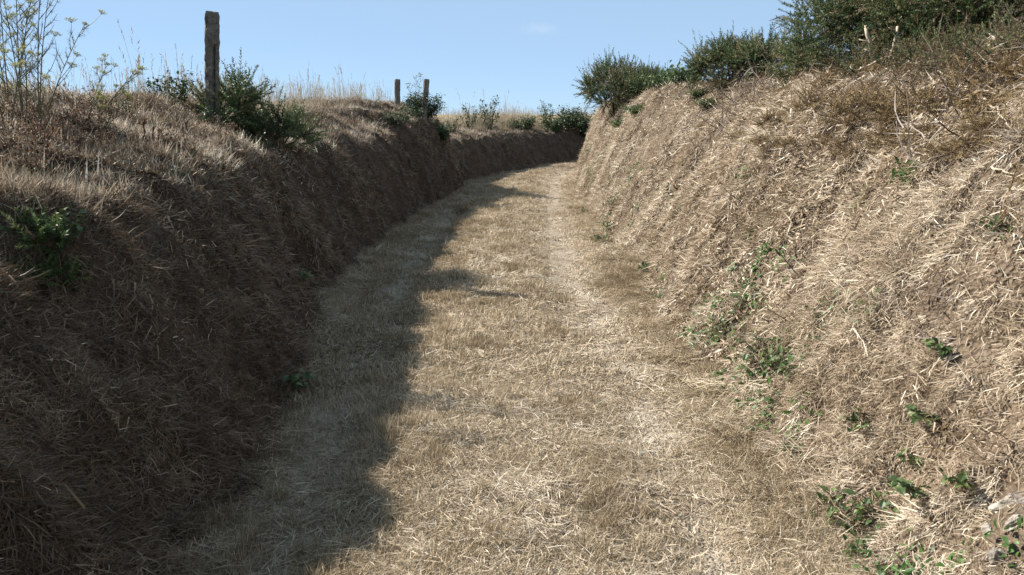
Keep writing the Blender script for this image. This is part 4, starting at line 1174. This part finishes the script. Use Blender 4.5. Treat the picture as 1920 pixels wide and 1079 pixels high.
# broken standing stems
for (x0, y0, x1, y1, r0, lab, sd_) in ((1645, 108, 1626, 38, .022, 'broken pale stem standing upright before the large gorse', 1), (1668, 100, 1684, 38, .018, 'forked brown stem leaning beside the broken pale stem', 2), (1838, 148, 1838, 95, .011, 'thin cut stem standing at the edge of the bright gorse', 3), (1672, 52, 1721, 46, .0, '', 4)):
    if not lab: continue
    p, nn = hit(x0, y0)
    t = point_at(x1, y1, p.y)
    e = empty('broken_stem', p - Vector((0, 0, .05))); tag(e, lab, 'stem')
    rr = np.random.default_rng(sd_); mb = MB(); v = np.array(t - p)
    pts = [v * q + rr.normal(0, .012, 3) * (q > 0) for q in np.linspace(-.1, 1, 8)]
    mb.tube(pts, [r0 * (1 - .45 * i / 7) * rr.uniform(.85, 1.15) for i in range(8)], .6, 7)
    parts_mesh(mb, 'trunk', M['wood'], e, True)
    for k in range(3):
        i = rr.integers(3, 7); d = unit(np.array((rr.normal(), rr.normal(), .5)))
        m2 = MB(); m2.tube([pts[i], pts[i] + d * .09], [r0 * .4, r0 * .2], .5, 5); parts_mesh(m2, 'snag', M['wood'], e, True)
# cut brown stalks on the lit top of the shaded bank
for i, (px, py, hh) in enumerate(((276, 268, .17), (290, 262, .12), (302, 268, .13), (328, 262, .15), (358, 262, .17), (228, 240, .10), (322, 280, .1), (150, 300, .12), (84, 285, .12), (128, 250, .14), (60, 262, .1))):
    p, nn = hit(px, py)
    mb = MB(); rr = np.random.default_rng(300 + i); tip = np.array((rr.normal(0, .03), rr.normal(0, .02), hh))
    e = empty('cut_stalk', p - Vector((0, 0, .03))); tag(e, 'cut brown stalk standing in dry turf on the shaded bank top', 'stalk', 'cut stalks on the bank top')
    mb.tube([np.zeros(3), tip * .5 + rr.normal(0, .004, 3), tip], [.007, .006, .005], .2, 5)
    parts_mesh(mb, 'stalk', M['twig'], e)
    m2 = MB()
    for k in range(6):
        b = tip * rr.uniform(.3, 1); d = unit(np.array((rr.normal(), rr.normal(), .5)))
        m2.leaf(b, d, unit(np.cross(d, rdir(rr))), .05, .014, rr.random(), .5)
    parts_mesh(m2, 'withered_leaf', M['redleaf'], e)
for i, (px, py) in enumerate(((20, 235), (55, 225), (95, 240), (140, 228), (175, 245), (215, 232), (250, 250), (40, 290), (110, 285), (190, 285), (265, 290), (345, 285), (420, 265), (390, 240), (330, 235), (70, 330), (160, 335), (600, 240), (660, 235), (700, 225))):
    shrub('withered', by_hit(px, py, .03), 'withered_weed', 'small reddish brown withered weed in the dry turf of the bank top', 'weed', 'withered weeds on the bank top', rz=i * 2.1, sc=.5 + .35 * ((i * 37) % 10) / 10, zs=1.1)
# withered plant lying at the shadow's edge on the lane
shrub('withered', by_hit(864, 402, .02), 'withered_plant', 'brown withered plant left standing on the track edge in shadow', 'plant', rz=.9, sc=.75, zs=1.2)

# ------------------------------------------------------------------ stones
def rock(px, py, size, label, seed, mat='rock', stretch=(1, .8, .8), sink=.35, rot=(0, 0, 0)):
    import bmesh
    p, nn = hit(px, py)
    bm = bmesh.new(); bmesh.ops.create_icosphere(bm, subdivisions=5, radius=1)
    rr = np.random.default_rng(seed)
    planes = [(unit(rr.normal(size=3)), rr.uniform(.45, .8)) for _ in range(16)]
    C = np.array([tuple(v.co) for v in bm.verts])
    for pl, dd in planes:
        ov = np.clip(C @ pl - dd, 0, None); C = C - np.outer(ov * .93, pl)
    C = C * (1 + .3 * fbm(C[:, 0] * 3 + 9, C[:, 1] * 3 + C[:, 2] * 4, seed, 5))[:, None] * np.array(stretch) * size
    for v, c in zip(bm.verts, C): v.co = c
    me = bpy.data.meshes.new('rock'); bm.to_mesh(me); bm.free(); me.materials.append(M[mat])
    o = link('rock', me, None, p - nn * size * sink); o.rotation_euler = rot
    tag(o, label, 'rock', 'stones showing in the tall bank')
rock(1880, 945, .05, 'largest white quartz rock jutting from the bank beside nettles', 1, 'rock', (.85, .9, 1.15), .25, (.3, .35, .2))
rock(1893, 985, .04, 'chipped white rock under the largest quartz rock', 12, 'rock', (.9, .9, 1.1), .3, (.1, .3, 1.2))
rock(1848, 1000, .036, 'white streaked rock leaning below the largest white rock', 2, 'rock', (.8, .9, 1.25), .3, (.2, -.3, .6))
rock(1872, 1045, .045, 'grey rock under the white quartz rocks', 3, 'greyrock', (1, .9, 1.1), .35)
rock(1835, 1040, .028, 'small grey rock next to the grey rock under the quartz', 13, 'greyrock', (1, .9, .9), .35)
rock(1915, 935, .04, 'pale grey rock behind the largest white quartz rock', 4, 'greyrock', (1, .9, 1), .3)
rock(1548, 778, .045, 'grey stone in the bank above the dark hollow grass', 5, 'greyrock', (1, .8, 1.1), .45)
rock(1383, 628, .045, 'white stone beside the small bramble seedling', 6, 'rock', (1, .8, .9), .4)
rock(1520, 517, .05, 'pale stone bedded in straw halfway up the bank', 7, 'rock', (.8, .8, 1.3), .5)
rock(1545, 570, .03, 'small pale stone below the bedded one', 8, 'rock', (.8, .8, 1.2), .4)
